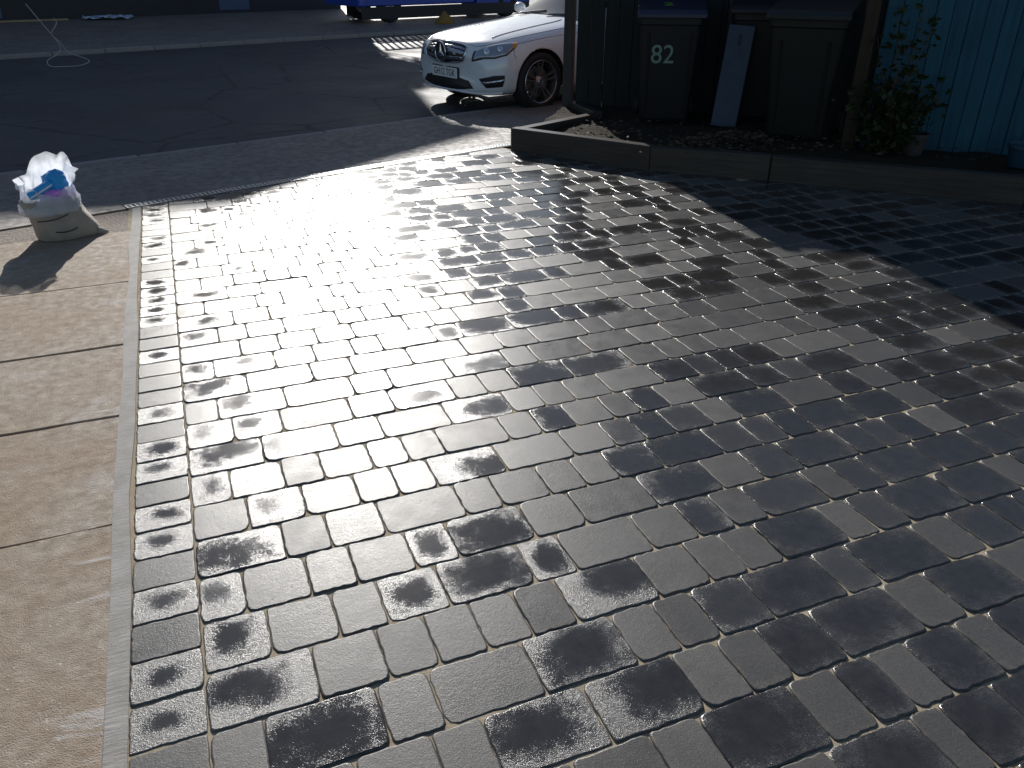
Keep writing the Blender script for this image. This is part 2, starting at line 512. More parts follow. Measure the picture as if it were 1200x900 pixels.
# ------------------------------------------------------------------ ground, road, footway
def sheet(name, pts, mat, label, cat=None):
    mb = MB(); mb.poly(pts)
    o = mb.build(name, mat)
    return tag(o, label, cat, kind='structure')
g = sheet('ground', [(-900, -900, -0.19), (900, -900, -0.19), (900, 900, -0.19), (-900, 900, -0.19)], 'earth', 'bare earth ground under everything')
def strip(name, u0, u1, prof, mat, label, nu=1):
    """prof: list of (n, z)"""
    mb = MB()
    for i in range(nu):
        a, b = u0 + (u1 - u0) * i / nu, u0 + (u1 - u0) * (i + 1) / nu
        for (n0, z0), (n1, z1) in zip(prof[:-1], prof[1:]):
            mb.poly([rd(a, n0, z0), rd(b, n0, z0), rd(b, n1, z1), rd(a, n1, z1)])
    o = mb.build(name, mat)
    return tag(o, label, kind='structure')
strip('road', -120, 120, [(7.84, ROAD_Z - 0.02), (8.3, ROAD_Z), (13, ROAD_Z + 0.05), (17.7, ROAD_Z)], 'asphalt', 'worn dark asphalt road crossing behind the driveway', 20)
strip('footway', -40, 40, [(5.945, -0.004), (7.70, -0.055)], 'footway', 'worn grey brown footway strip between drain and road', 30)
strip('far_footway', -120, 120, [(17.83, -0.03), (30, 0.0)], 'footway', 'grey footway on the far side of the road', 20)

def kerb_run(name, u0, u1, n0, n1, z0, z1, label, L=0.914, lim=99):
    root = empty(name)
    tag(root, label, kind='structure')
    base = MB().box((0.004, 0, z0), (L - 0.004, n1 - n0, z1), bevel=0.012)
    o0 = None
    k = 0
    u = u0
    while u < u1:
        if o0 is None:
            o0 = base.build('kerb_stone', 'kerb_stone', root)
            o = o0
        else:
            o = o0.copy(); C.objects.link(o); o.parent = root
        o.location = rd(u, n0 + rnd.uniform(-0.006, 0.006), rnd.uniform(-0.004, 0.004))
        o.rotation_euler = (0, 0, R(17) + rnd.uniform(-0.004, 0.004))
        u += L; k += 1
kerb_run('dropped_kerb', -9, 18, 7.71, 7.835, -0.25, -0.062, 'worn dropped kerb stones along the near edge of the road')
kerb_run('far_kerb', -14, 30, 17.71, 17.83, -0.25, -0.025, 'pale far kerb stones across the road')

# ------------------------------------------------------------------ channel drain
dr = empty('channel_drain', rd(1.33, 5.805, 0), R(17))
tag(dr, 'narrow slotted metal channel drain across the mouth of the driveway', 'drain')
DL = 3.5
mb = MB()
mb.box((0, 0, -0.10), (DL, 0.018, -0.002)); mb.box((0, 0.112, -0.10), (DL, 0.13, -0.002)); mb.box((0, 0.018, -0.10), (DL, 0.112, -0.07))
mb.build('channel', 'channel_dark', dr)
for k in range(4):
    mb = MB()
    x0 = k * DL / 4
    x1 = x0 + DL / 4 - 0.006
    mb.box((x0, 0.019, -0.018), (x1, 0.030, 0.002)); mb.box((x0, 0.100, -0.018), (x1, 0.111, 0.002))
    mb.box((x0, 0.061, -0.018), (x1, 0.069, 0.0015))
    x = x0
    while x < x1:
        mb.box((x, 0.030, -0.016), (min(x + 0.016, x1), 0.100, 0.001))
        x += 0.032
    mb.build('grate', 'galvanised', dr)

# ------------------------------------------------------------------ concrete yard on the left
yard = empty('concrete_yard')
tag(yard, 'brown stained old concrete slabs left of the block paving', kind='structure')
ys = [(-3.0, 0.28, .010), (0.28, 0.95, .003), (0.95, 2.23, .003), (2.23, 2.93, .012), (2.93, 3.597, .018), (3.597, 4.435, .012), (4.435, 5.40, .010)]
def uneven(name, outline, z0, z1, mat, parent, amp=0.004, sub=3, seed=0):
    """thick slab with a wandering edge"""
    pts = []
    n = len(outline)
    for i in range(n):
        a, b = Vector(outline[i]), Vector(outline[(i + 1) % n])
        k = max(1, int((b - a).length / 0.05)) if (b - a).length < 6 else 20
        for j in range(k):
            p = a.lerp(b, j / k)
            q = Vector((p.x * 9, p.y * 9, seed * 3.1))
            pts.append((p.x + amp * noise.noise(q), p.y + amp * noise.noise(q + Vector((7, 3, 1)))))
    t = bmesh.new()
    a = [t.verts.new((p[0], p[1], z0)) for p in pts]
    cx = sum(p[0] for p in pts) / len(pts); cy = sum(p[1] for p in pts) / len(pts)
    b = [t.verts.new((p[0], p[1], z1 - 0.004)) for p in pts]
    def ins(p, d):
        v = Vector((cx - p[0], cy - p[1])); v = v.normalized() * d
        return (p[0] + v.x, p[1] + v.y, z1)
    c = [t.verts.new(ins(p, 0.006)) for p in pts]
    k = len(pts)
    for i in range(k):
        j = (i + 1) % k
        t.faces.new((a[i], a[j], b[j], b[i])); t.faces.new((b[i], b[j], c[j], c[i]))
    f = t.faces.new(c)
    bmesh.ops.triangulate(t, faces=[f])
    mb = MB(); mb.merge(t)
    return mb.build(name, mat, parent)
yb = lambda x: (5.80 + math.sin(R(17)) * x) / math.cos(R(17))
for i, (y0, y1, gap) in enumerate(ys):
    for x0, x1 in ((-2.6, -0.375), (-5.4, -2.62)):  # two bays
        if x1 < -1 and y1 > 5:
            uneven('slab', [(x0, y0), (x1, y0), (x1, yb(x1) - 0.02), (x0, y0 + 0.02)], -0.08, 0.002, 'old_concrete', yard, 0.003, seed=i)
            continue
        uneven('slab', [(x0, y0 + gap / 2), (x1, y0 + gap / 2), (x1, y1 - gap / 2), (x0, y1 - gap / 2)], -0.08, 0.001 + (i % 3) * 0.001, 'old_concrete', yard, 0.006 if x1 > -1 else 0.003, seed=i)
uneven('broken_strip', [(-2.13, 5.41), (-0.30, 5.41), (-0.30, yb(-0.30) - 0.012)], -0.08, -0.006, 'rough_concrete', yard, 0.012, seed=31)
uneven('patched_strip', [(-5.4, yb(-5.4) + 0.014), (-0.437, yb(-0.437) + 0.014), (-0.475, yb(-0.475) + 0.155), (-5.4, yb(-5.4) + 0.155)], -0.08, 0.001, 'footway', yard, 0.006, seed=32)
mb = MB(); mb.poly([(-5.6, -3, -0.03), (-0.30, -3, -0.03), (-0.30, 6.2, -0.03), (-5.6, 4.6, -0.03)])
tag(mb.build('joint_dirt', 'earth', yard), kind='stuff')
h = uneven('mortar_haunch', [(-0.396, -3.0), (-0.343, -3.0), (-0.343, 5.945), (-0.396, 5.925)], -0.06, 0.0048, 'mortar', None, 0.018, seed=5)
tag(h, 'smooth pale mortar strip along the edge of the paving', kind='structure')

# ------------------------------------------------------------------ block paving
JOINTS = {
    0: [0.068, 0.324, 0.49, 0.736],
    1: [-0.055, 0.193, 0.453, 0.607, 0.859, 1.108, 1.236],
    2: [-0.014, 0.156, 0.41, 0.569, 0.811, 0.941, 1.068, 1.311, 1.594],
    3: [0.069, 0.324, 0.485, 0.735, 0.981, 1.11, 1.236, 1.392, 1.628, 1.798, 1.923, 2.045],
    4: [-0.052, 0.114, 0.24, 0.404, 0.528, 0.655, 0.895, 1.022, 1.153, 1.308, 1.425, 1.549, 1.714, 1.949, 2.106, 2.251, 2.489],
    5: [-0.014, 0.155, 0.322, 0.447, 0.573, 0.813, 1.062, 1.222, 1.342, 1.466, 1.624, 1.748, 1.984, 2.225, 2.371, 2.52, 2.675, 2.9],
    6: [0.069, 0.198, 0.359, 0.609, 0.732, 0.894, 1.021, 1.14, 1.309, 1.545, 1.702, 1.826, 1.949, 2.174, 2.395, 2.553, 2.787, 2.951],
    7: [-0.058, 0.111, 0.236, 0.401, 0.527, 0.766, 0.934, 1.178, 1.421, 1.579, 1.741, 1.975, 2.095, 2.207, 2.328, 2.474, 2.718],
    8: [-0.014, 0.153, 0.277, 0.444, 0.689, 0.814, 1.058, 1.215, 1.34, 1.461, 1.696, 1.811, 1.934, 2.173, 2.397, 2.561],
    9: [0.073, 0.235, 0.36, 0.483, 0.604, 0.729, 0.974, 1.137, 1.256, 1.38, 1.615, 1.727, 1.85, 2.084, 2.311],
    10: [-0.059, 0.193, 0.318, 0.561, 0.807, 0.929, 1.045, 1.207, 1.449, 1.568, 1.812, 1.96, 2.114, 2.228],
    11: [0.108, 0.276, 0.392, 0.641, 0.883, 1.008, 1.128, 1.288, 1.538, 1.683, 1.919],
    12: [0.718, 0.842, 1.086, 1.216, 1.327, 1.437, 1.603, 1.713],
    13: [1.048, 1.281, 1.365, 1.527],
}
POOLS = [(-0.11,3.23,0.8), (0.09,3.23,0.7), (-0.07,3.05,1), (0.02,2.88,0.9), (-0.11,2.69,0.5), (0.05,2.7,0.9), (-0.03,2.53,1), (0.13,2.52,1), (0.41,2.52,0.9), (0.29,2.49,0.4), (-0.11,2.33,0.6), (0.02,2.35,0.5), (0.06,2.16,0.6), (0.42,2.88,0.3), (-0.09,1.96,1), (-0.13,1.81,0.5), (-0.1,1.63,0.7), (-0.08,1.46,0.9), (0.06,1.26,1), (0.46,1.81,0.7), (0.35,1.62,0.7), (0.65,1.78,1), (0.57,1.62,1), (0.76,1.61,0.7), (0.94,1.47,0.7), (1.24,1.58,0.7), (0.69,1.26,0.9), (0.82,1.11,0.95), (0.49,1.1,0.8), (1.13,1.26,0.6), (1.49,1.43,0.9), (1.5,1.26,0.5), (1.68,1.27,1), (1.32,1.26,0.9), (1.79,1.1,0.9), (1.2,1.09,0.85), (1.4,1.1,0.85), (1.51,0.92,0.8), (1.26,0.92,1), (0.96,0.92,1), (1.41,0.77,0.9), (1.76,0.97,0.8), (1.56,0.81,0.9), (1.42,0.67,0.8), (2.06,1.26,0.7), (0.68,2.64,0.7), (1.01,2.82,0.5), (1.18,2.65,0.9), (1.39,2.65,0.6), (0.9,2.49,0.6), (1.1,2.32,0.9), (0.76,2.12,0.7), (1.39,2.65,0.6), (1.74,2.45,0.9), (1.86,2.44,0.6), (1.98,2.46,0.7), (2.1,2.42,1), (1.51,2.29,0.8), (1.83,2.27,1), (2.03,2.29,0.8), (2.19,2.28,0.4), (1.4,2.12,0.9), (1.87,2.12,1), (1.53,2.12,0.5), (1.29,2.14,0.3), (1.22,1.95,0.85), (1.43,1.93,0.95), (1.61,1.93,0.5), (1.76,1.95,0.5), (1.88,1.95,1), (2.0,2.01,0.9), (1.37,1.77,0.8), (1.67,1.79,0.6), (1.79,1.79,0.95), (1.28,1.61,0.6), (1.6,1.62,0.6), (1.49,1.46,0.85), (2.36,2.26,0.9), (2.62,2.09,0.9), (2.75,2.11,0.8), (2.29,2.11,0.95), (2.66,1.93,0.95), (2.29,1.94,1), (2.06,1.95,0.8), (2.26,1.77,0.95), (2.58,1.77,0.95), (2.03,1.75,0.7), (2.15,1.78,0.5), (1.86,1.78,0.95), (2.07,1.61,0.8), (2.28,1.61,0.9), (2.5,1.61,0.9), (1.86,1.59,0.6), (1.97,1.44,1), (2.21,1.44,0.9), (2.63,1.64,0.8), (1.59,1.63,0.5), (1.78,1.43,0.4), (2.02,1.27,0.6), (1.73,1.31,0.9), (2.15,1.3,0.9), (2.99,1.95,0.9)]

paving = empty('block_paving')
tag(paving, 'driveway of dark grey tumbled concrete paving blocks with sandy joints', kind='structure')
X_L, Y0, PITCH = -0.172, 3.1155, 0.17628
BORDER = [(2.67, 6.725), (3.41, 5.595), (4.09, 4.97), (5.30, 3.76), (7.4, 1.66)]
def border_y(x):
    for (x0, y0), (x1, y1) in zip(BORDER[:-1], BORDER[1:]):
        if x0 <= x <= x1:
            return y0 + (y1 - y0) * (x - x0) / (x1 - x0)
    return 99 if x < BORDER[0][0] else -9
mb = MB()
mb.poly([(-0.345, -3, -0.0042), (8.6, -3, -0.0042), (8.6, 0.4, -0.0042), (2.72, 6.74, -0.0042), rd(4.55, 5.80, -0.0042), rd(1.33, 5.80, -0.0042)])
tag(mb.build('joint_sand', 'joint_sand', paving), kind='stuff')

def block_geo(x0, x1, y0, y1, rg, wet, pc, pr, clip=True, rc=0.013):
    """verts, faces, attrs of one tumbled block"""
    g = 0.0009
    x0 += g; x1 -= g; y0 += g; y1 -= g
    cx, cy, w, d = (x0 + x1) / 2, (y0 + y1) / 2, x1 - x0, y1 - y0
    pts = []
    cs = [(x1, y0, -90), (x1, y1, 0), (x0, y1, 90), (x0, y0, 180)]
    for i, (px, py, a0) in enumerate(cs):
        r = rc * rg.uniform(0.5, 1.7) * (1.9 if rg.random() < 0.10 else 1.0)
        r = min(r, 0.17 * min(w, d))
        ox = px - r if px == x1 else px + r
        oy = py - r if py == y1 else py + r
        for t in (0, 45, 90):
            a = R(a0 + t)
            pts.append([ox + r * math.cos(a), oy + r * math.sin(a)])
        qx, qy, _ = cs[(i + 1) % 4]
        for t in (0.2, 0.32, 0.44, 0.56, 0.68, 0.8):
            j = rg.uniform(-0.0032, 0.0016)
            ex, ey = px + (qx - px) * t, py + (qy - py) * t
            v = Vector((ex - cx, ey - cy)); nx, ny = (1, 0) if abs(px - qx) < 1e-6 else (0, 1)
            pts.append([ex + nx * math.copysign(j, v.x if nx else 1) * (1 if j > 0 else 1), ey + ny * j * (1 if v.y > 0 else -1)])
    pts = [[p[0] + rg.uniform(-0.0011, 0.0011), p[1] + rg.uniform(-0.0011, 0.0011)] for p in pts]
    if clip:                       # cut against the drain
        lim = 5.797
        f = lambda p: N.x * p[0] + N.y * p[1] - lim
        if any(f(p) > 0 for p in pts):
            out = []
            for i in range(len(pts)):
                a, b = pts[i], pts[(i + 1) % len(pts)]
                fa, fb = f(a), f(b)
                if fa <= 0: out.append(a)
                if fa * fb < 0:
                    t = fa / (fa - fb)
                    out.append([a[0] + (b[0] - a[0]) * t, a[1] + (b[1] - a[1]) * t])
            pts = out
            if len(pts) < 4: return None
            ar = abs(sum(pts[i][0] * pts[(i + 1) % len(pts)][1] - pts[(i + 1) % len(pts)][0] * pts[i][1] for i in range(len(pts)))) / 2
            if ar < 0.0015: return None
    n = len(pts)
    ccx = sum(p[0] for p in pts) / n; ccy = sum(p[1] for p in pts) / n
    cl = lambda v, m_: max(-m_, min(m_, v))
    z = cl(rg.gauss(0, 0.0011), 0.0016); tx = cl(rg.gauss(0, 0.0075), 0.012); ty = cl(rg.gauss(0, 0.0075), 0.012)
    def ring(inset, dz, jit=0.0):
        o = []
        for p in pts:
            sx = max(0.1, 1 - inset / max(0.02, abs(w / 2))); sy = max(0.1, 1 - inset / max(0.02, abs(d / 2)))
            x = ccx + (p[0] - ccx) * sx; y = ccy + (p[1] - ccy) * sy
            o.append((x, y, z + dz + (x - ccx) * tx + (y - ccy) * ty + rg.uniform(-jit, jit)))
        return o
    vs = ring(0, -0.035) + ring(0.0004, -0.0040, 0.0012) + ring(0.0022, -0.0010, 0.0006) + ring(0.0052, 0.0, 0.0)
    fs = []
    for k in range(3):
        for i in range(n):
            j = (i + 1) % n
            fs.append((k * n + i, k * n + j, (k + 1) * n + j, (k + 1) * n + i))
    fs.append(tuple(range(3 * n, 4 * n)))
    rv = rg.random()
    blk = [((v[0] - cx) / w, (v[1] - cy) / d, wet, rv) for v in vs]
    pl = [(pc[0], pc[1], pr[0], pr[1])] * len(vs)
    return vs, fs, blk, pl
def block_mesh(name, geos):
    V, F, A, B = [], [], [], []
    for vs, fs, a, b in geos:
        o = len(V)
        V += vs; A += a; B += b
        F += [tuple(i + o for i in f) for f in fs]
    me = bpy.data.meshes.new(name)
    me.from_pydata(V, [], F)
    for nm, dat in (('blk', A), ('pool', B)):
        at_ = me.attributes.new(nm, 'FLOAT_COLOR', 'POINT')
        at_.data.foreach_set('color', [q for v in dat for q in v])
    me.polygons.foreach_set('use_smooth', [len(f) == 4 for f in F])
    me.materials.append(M['paver'])
    return me
def row_joints(k, prev):
    rg = random.Random(1000 + k)
    xs = [X_L] + list(JOINTS.get(k, []))
    if k > 11: xs = [X_L] + [] if k > 13 else xs
    res = [xs[0]]
    for a, b in zip(xs[:-1], xs[1:]):
        gap = b - a
        while gap > 0.30:               # unread stretch: fill with the three sizes
            s = rg.choice((0.125, 0.165, 0.245))
            if gap - s < 0.11: break
            res.append(res[-1] + s); gap = b - res[-1]
        if gap > 0.30:
            res.append(res[-1] + gap / 2)
        res.append(b)
    while res[-1] < 7.4:
        for _ in range(6):
            s = rg.choices((0.125, 0.165, 0.245), (0.36, 0.30, 0.34))[0]
            x = res[-1] + s
            if not any(abs(x - q) < 0.035 for q in prev): break
        res.append(x)
    return res
items = []
prev = []
camv = Vector((0, 0, 1.5))
for k in range(26, -26, -1):
    js = row_joints(k, prev); prev = js
    ylo, yhi = Y0 - PITCH * (k + 1), Y0 - PITCH * k
    for a, b in zip(js[:-1], js[1:]):
        cx, cy = (a + b) / 2, (ylo + yhi) / 2
        if cy > border_y(cx) + 0.10 or N.x * cx + N.y * cy > 5.87: continue
        rg = random.Random(int(cx * 971) * 131 + k * 7919)
        pool = [p for p in POOLS if a < p[0] < b and ylo < p[1] < yhi]
        w = b - a
        if pool:
            px, py, s = pool[0]
            pc = (max(-.25, min(.25, (px - cx) / w)), max(-.15, min(.2, (py - cy) / PITCH)))
            big = cx > 0.95 or s > 0.97
            q = (0.40 + 0.16 * (s - 0.5)) * (1.25 if big else 1.0)
            pr = (q * rg.uniform(0.9, 1.1), q * rg.uniform(0.85, 1.05))
            wet = s
            if cx > 1.2: pc = (pc[0] * 0.4, pc[1] * 0.4)
        else:
            known = 0 <= k <= 12 and cx < (2.7 if k < 8 else 2.2)
            zone = 0.45 if cx < 0.5 else (0.52 if cx < 1.2 else 0.62)
            if not known and rg.random() < zone:
                wet = rg.uniform(0.5, 1.0) if cx < 1.0 else rg.uniform(0.72, 1.0)
                q = rg.uniform(0.30, 0.46) if cx < 0.9 else rg.uniform(0.42, 0.62)
                pr = (q * rg.uniform(0.9, 1.15), q * rg.uniform(0.8, 1.0))
                pc = (rg.uniform(-.12, .12), rg.uniform(-.02, .16))
            else:
                wet = rg.uniform(0.0, 0.10); pc = (rg.uniform(-.2, .2), rg.uniform(-.2, .2)); pr = (0.3, 0.3)
        geo = block_geo(a, b, ylo, yhi, rg, wet, pc, pr)
        if geo:
            d = Vector((cx, cy, 0)) - camv
            # inside the picture?
            v = cam.rotation_euler.to_matrix().transposed() @ d
            inside = v.z < 0 and abs(v.x / -v.z) < 0.68 and abs(v.y / -v.z) < 0.53
            items.append((d.length if inside else 99, geo))
items.sort(key=lambda t: t[0])
for d, geo in items[:300]:
    link(bpy.data.objects.new('paver', block_mesh('paver', [geo])), paving)
tag(link(bpy.data.objects.new('paver_field', block_mesh('paver_field', [g_ for d, g_ in items[300:]])), paving), kind='stuff')
# soldier course along the left edge
y = 1.358 - 0.1335 * 24
k = 0
while y < 6.0:
    rg = random.Random(5000 + k)
    wet = rg.uniform(0.45, 0.8) if rg.random() < 0.62 else rg.uniform(0, 0.1)
    q = rg.uniform(0.24, 0.36)
    geo = block_geo(-0.338, X_L - 0.002, y, y + 0.1335, rg, wet, (rg.uniform(-.1, .15), rg.uniform(0, .12)), (q * 1.1, q), rc=0.007)
    if geo: link(bpy.data.objects.new('edging_paver', block_mesh('edging_paver', [geo])), paving)
    y += 0.1335; k += 1

# ------------------------------------------------------------------ sleeper border and soil bed
border = empty('sleeper_border', (2.67, 6.725, 0))
tag(border, 'low dark timber sleeper edging round the raised soil bed', 'border')
def sleeper(p, q, z0, z1, th=0.10, side=1):
    p, q = Vector((*p, 0)) - border.location, Vector((*q, 0)) - border.location
    d = q - p; L = d.length; a = math.atan2(d.y, d.x)
    o = MB().box((0.003, 0 if side > 0 else -th, z0), (L - 0.003, th if side > 0 else 0, z1), bevel=0.007).build('sleeper', 'sleeper', border)
    o.location = p; o.rotation_euler = (0, 0, a)
bp = BORDER[:4] + [(6.6, 2.46), (7.4, 1.66)]
for i in range(len(bp) - 1):
    sleeper(bp[i], bp[i + 1], -0.05, 0.19 - 0.004 * i)
sleeper((2.70, 6.745), (3.74, 7.23), -0.05, 0.185, side=-1)
sleeper((3.745, 7.235), (3.80, 7.93), -0.05, 0.182, side=-1)

F0 = Vector((3.77, 7.97, 0)); FD = Vector((0.78, -0.626, 0)).normalized(); FN = Vector((FD.y, -FD.x, 0))  # FN faces the camera
bed = bmesh.new()
nx, ny = 56, 36
grid = []
for i in range(nx + 1):
    rowv = []
    for j in range(ny + 1):
        s, t = i / nx, j / ny
        # from the border line (t=0) to the fence line (t=1)
        xb = 2.76 + s * 5.0
        yb_ = border_y(min(max(xb, 2.68), 7.39)) + 0.03
        pb = Vector((xb, yb_, 0)); pf = F0 + FD * (s * 6.0 - 0.0) - FN * 0.25
        p = pb.lerp(pf, t)
        zz = 0.135 + 0.035 * noise.noise(p * 2.3) + 0.02 * noise.noise(p * 9) + 0.008 * noise.noise(p * 31)
        rowv.append(bed.verts.new((p.x, p.y, zz)))
    grid.append(rowv)
for i in range(nx):
    for j in range(ny):
        bed.faces.new((grid[i][j], grid[i + 1][j], grid[i + 1][j + 1], grid[i][j + 1]))
mb = MB(); mb.merge(bed)
tag(mb.build('soil_bed', 'earth', smooth=True), 'bare dark soil bed behind the sleeper edging', kind='structure')
# litter of dead leaves and twigs on the soil
mb = MB()
rg = random.Random(9)
for i in range(900):
    heap = rg.random() < 0.6
    if heap: p = Vector((4.15 + rg.gauss(0, 0.30), 5.62 + rg.gauss(0, 0.16), 0)); p.z = 0.17 + 0.09 * math.exp(-((p.x - 4.15) ** 2 / 0.10 + (p.y - 5.62) ** 2 / 0.04)) * rg.random()
    else:
        s = rg.random() * 3.2
        p = Vector((2.95 + s, 6.4 - s * 0.85, 0)) + Vector((0.7, 0.75, 0)) * rg.random() * 0.9; p.z = 0.175
    s = rg.uniform(0.012, 0.032)
    rot = Matrix.Rotation(rg.random() * 6.3, 4, 'Z') @ Matrix.Rotation(rg.uniform(-.8, .8), 4, 'X')
    q = [Vector((-s, 0, 0)), Vector((0, -s * .5, s * .2)), Vector((s, 0, 0)), Vector((0, s * .5, s * .2))]
    mb.poly([rot @ v + p for v in q])
tag(mb.build('leaf_litter', 'dead_leaf'), 'scatter of brown dead leaves on the soil bed', kind='stuff')

# ------------------------------------------------------------------ fences
def post(name, p, z0, z1, w, mat, label):
    o = MB().box((-w / 2, -w / 2, 0), (w / 2, w / 2, z1 - z0), bevel=0.006).build(name, mat)
    o.location = (p.x, p.y, z0); o.rotation_euler = (0, 0, math.atan2(FD.y, FD.x))
    return tag(o, label, 'post')
def board_fence(name, origin, direc, L, z0, z1, bw, mat, label, cat='fence', gap=0.004, rails=True):
    root = empty(name, (origin.x, origin.y, z0), math.atan2(direc.y, direc.x))
    tag(root, label, cat)
    k, x = 0, 0.0
    rg = random.Random(len(name) * 17)
    while x < L - 0.01:
        w = min(bw, L - x)
        lap = 0.006 if k % 2 else 0.0
        h = z1 - z0 + rg.uniform(-0.006, 0.006)
        o = MB().box((x + gap / 2, -0.009 - lap, 0), (x + w - gap / 2, 0.009 - lap, h), bevel=0.003).build('board', mat, root)
        x += w; k += 1
    if rails:
        for zz in (0.25, (z1 - z0) * 0.55, z1 - z0 - 0.22):
            MB().box((0, 0.012, zz), (L, 0.05, zz + 0.07), bevel=0.004).build('rail', mat, root)
    return root
post('gate_post', F0 + Vector((0.045, 0.0, 0)), -0.05, 1.94, 0.10, 'post_wood', 'dark square timber post at the end of the fence beside the white car')
board_fence('dark_fence', F0 + FD * 0.12, FD, 1.45, 0.05, 1.90, 0.14, 'dark_boards', 'dark green boarded fence panel behind the numbered bin')
post('fence_post', F0 + FD * 1.62, -0.05, 1.95, 0.09, 'post_wood', 'dark fence post hidden behind the bins')
board_fence('dark_fence', F0 + FD * 1.68, FD, 3.9, 0.05, 1.92, 0.14, 'dark_boards', 'dark boarded fence panel running behind the right hand bins and blue screen')
B0 = Vector((5.06, 5.24, 0)); BD = Vector((0.78, -0.626, 0)).normalized()
board_fence('blue_screen', B0 + BD * 0.10, BD, 1.22, 0.10, 1.95, 0.115, 'blue_boards', 'screen of weathered blue painted vertical boards behind the shrub', 'fence')
o = post('screen_post', B0, 0.0, 1.98, 0.10, 'brown_post', 'brown timber post at the left end of the blue screen')
o = post('screen_post', B0 + BD * 1.42, 0.0, 1.98, 0.10, 'brown_post', 'brown timber post at the right end of the blue screen')

# ------------------------------------------------------------------ wheelie bins
def bin_(name, p, rz, label, body_mat, lid_mat, w=0.56, d=0.66, h=1.0, number=None, lidmark=None, group='wheelie bins on the soil bed'):
    """front faces local -Y"""
    root = empty(name, p, rz)
    tag(root, label, 'wheelie bin', group)
    t = bmesh.new()
    secs = [(0.0, .78, .70), (0.06, .80, .74), (0.5, .89, .86), (0.86, .965, .96), (0.87, 1.0, 1.0), (0.93, 1.01, 1.01)]
    rings = []
    for z, sw, sd in secs:
        hw, hd, r = w / 2 * sw, d / 2 * sd, 0.05
        off = (1 - sd) * d * 0.35 * (-1)
        ring = []
        for cx, cy, a0 in ((hw - r, hd - r, 0), (-hw + r, hd - r, 90), (-hw + r, -hd + r, 180), (hw - r, -hd + r, 270)):
            for q in (0, 30, 60, 90):
                a = R(a0 + q)
                ring.append(t.verts.new((cx + r * math.cos(a), cy + r * math.sin(a) - off, z * h)))
        rings.append(ring)
    n = 16
    for a, b in zip(rings[:-1], rings[1:]):
        for i in range(n):
            t.faces.new((a[i], a[(i + 1) % n], b[(i + 1) % n], b[i]))
    t.faces.new(rings[0][::-1]); t.faces.new(rings[-1])
    mb = MB(); mb.merge(t)
    body = mb.build('body', body_mat, root)
    # ribs down the front
    mb = MB()
    for x in (-0.17, 0.17):
        q0 = Vector((x, -d / 2 * .74 + d * .26 * .35 - 0.004, 0.10)); q1 = Vector((x * 1.1, -d / 2 * .955 + 0.012, 0.80))
        mb.tube([q0, q1], 0.010, 6)
    mb.build('rib', body_mat, root)
    # lid: sloping, overhanging, with a front lip
    prof = [(-d / 2 - 0.035, .915), (-d / 2 - 0.035, .955), (-d / 2 + 0.02, .985), (d * .12, 1.045), (d / 2 - 0.03, 1.06), (d / 2 + 0.03, 1.03), (d / 2 + 0.03, .985), (-d / 2 + 0.02, .935)]
    mm = Matrix(((0, 0, 1, 0), (1, 0, 0, 0), (0, h, 0, 0), (0, 0, 0, 1)))
    mb = MB(); mb.prism(prof, -w / 2 - 0.02, w / 2 + 0.02, mm)
    lid = mb.build('lid', lid_mat, root)
    bv = lid.modifiers.new('bevel', 'BEVEL'); bv.width = 0.012; bv.segments = 2
    mb = MB(); mb.tube([(-w / 2 + .06, d / 2 + .07, .97 * h), (w / 2 - .06, d / 2 + .07, .97 * h)], 0.016, 8)
    for x in (-w / 2 + .08, w / 2 - .08): mb.box((x - .015, d / 2, .95 * h), (x + .015, d / 2 + .07, .985 * h))
    mb.build('handle', body_mat, root)
    for x in (-w / 2 + .02, w / 2 - .02):
        mb = MB(); mb.lathe([(0.0, -.025), (.06, -.025), (.10, -.02), (.10, .02), (.06, .025), (0, .025)], 20, Matrix.Translation((x, d / 2 - .02, .10)) @ Matrix.Rotation(R(90), 4, 'Z'))
        mb.build('wheel', 'rubber', root)
    if number:
        # sits on the sloping front face
        zc = 0.615
        yy = lambda z: -(d / 2) * (.86 + (.96 - .86) * (z - .5) / .36) + (1 - (.86 + .10 * (z - .5) / .36)) * d * .35
        up = Vector((0, yy(.8) - yy(.6), .2 * h)).normalized()
        ex = Vector((1, 0, 0)); ez = ex.cross(up)
        org = Vector((-0.055, yy(zc), zc * h)) + ez * 0.002
        text_mesh('number', number, 0.225, 'number_paint', root, frame_mat(org, ex, up, ez), 0.0006, 0.95)
    if lidmark:
        a = Vector((0, -d / 2 + .02, .985 * h)); b = Vector((0, d * .12, 1.045 * h))
        up = (b - a).normalized(); ex = Vector((1, 0, 0)); ez = ex.cross(up)
        text_mesh('lid_mark', lidmark, 0.16, 'lime_paint', root, frame_mat(a.lerp(b, .55) + ez * .003 + Vector((-.03, 0, 0)), ex, up, ez), 0.0006, 1.2)
    return root
bin_('wheelie_bin', (4.29, 6.86, 0.12), R(-30), 'dark wheelie bin with the number 82 on its front', 'bin_plastic', 'bin_blue_lid', number='82', lidmark='2')
bin_('wheelie_bin', (5.08, 6.58, 0.13), R(-40), 'black wheelie bin standing behind the leaning blue panel', 'bin_plastic', 'bin_plastic', w=0.50, d=0.56, h=1.02)
bin_('wheelie_bin', (4.93, 5.70, 0.12), R(-50), 'large blackish green wheelie bin between the leaning panel and the brown post', 'bin_plastic_green', 'bin_plastic_green', w=0.60, d=0.70, h=1.04)

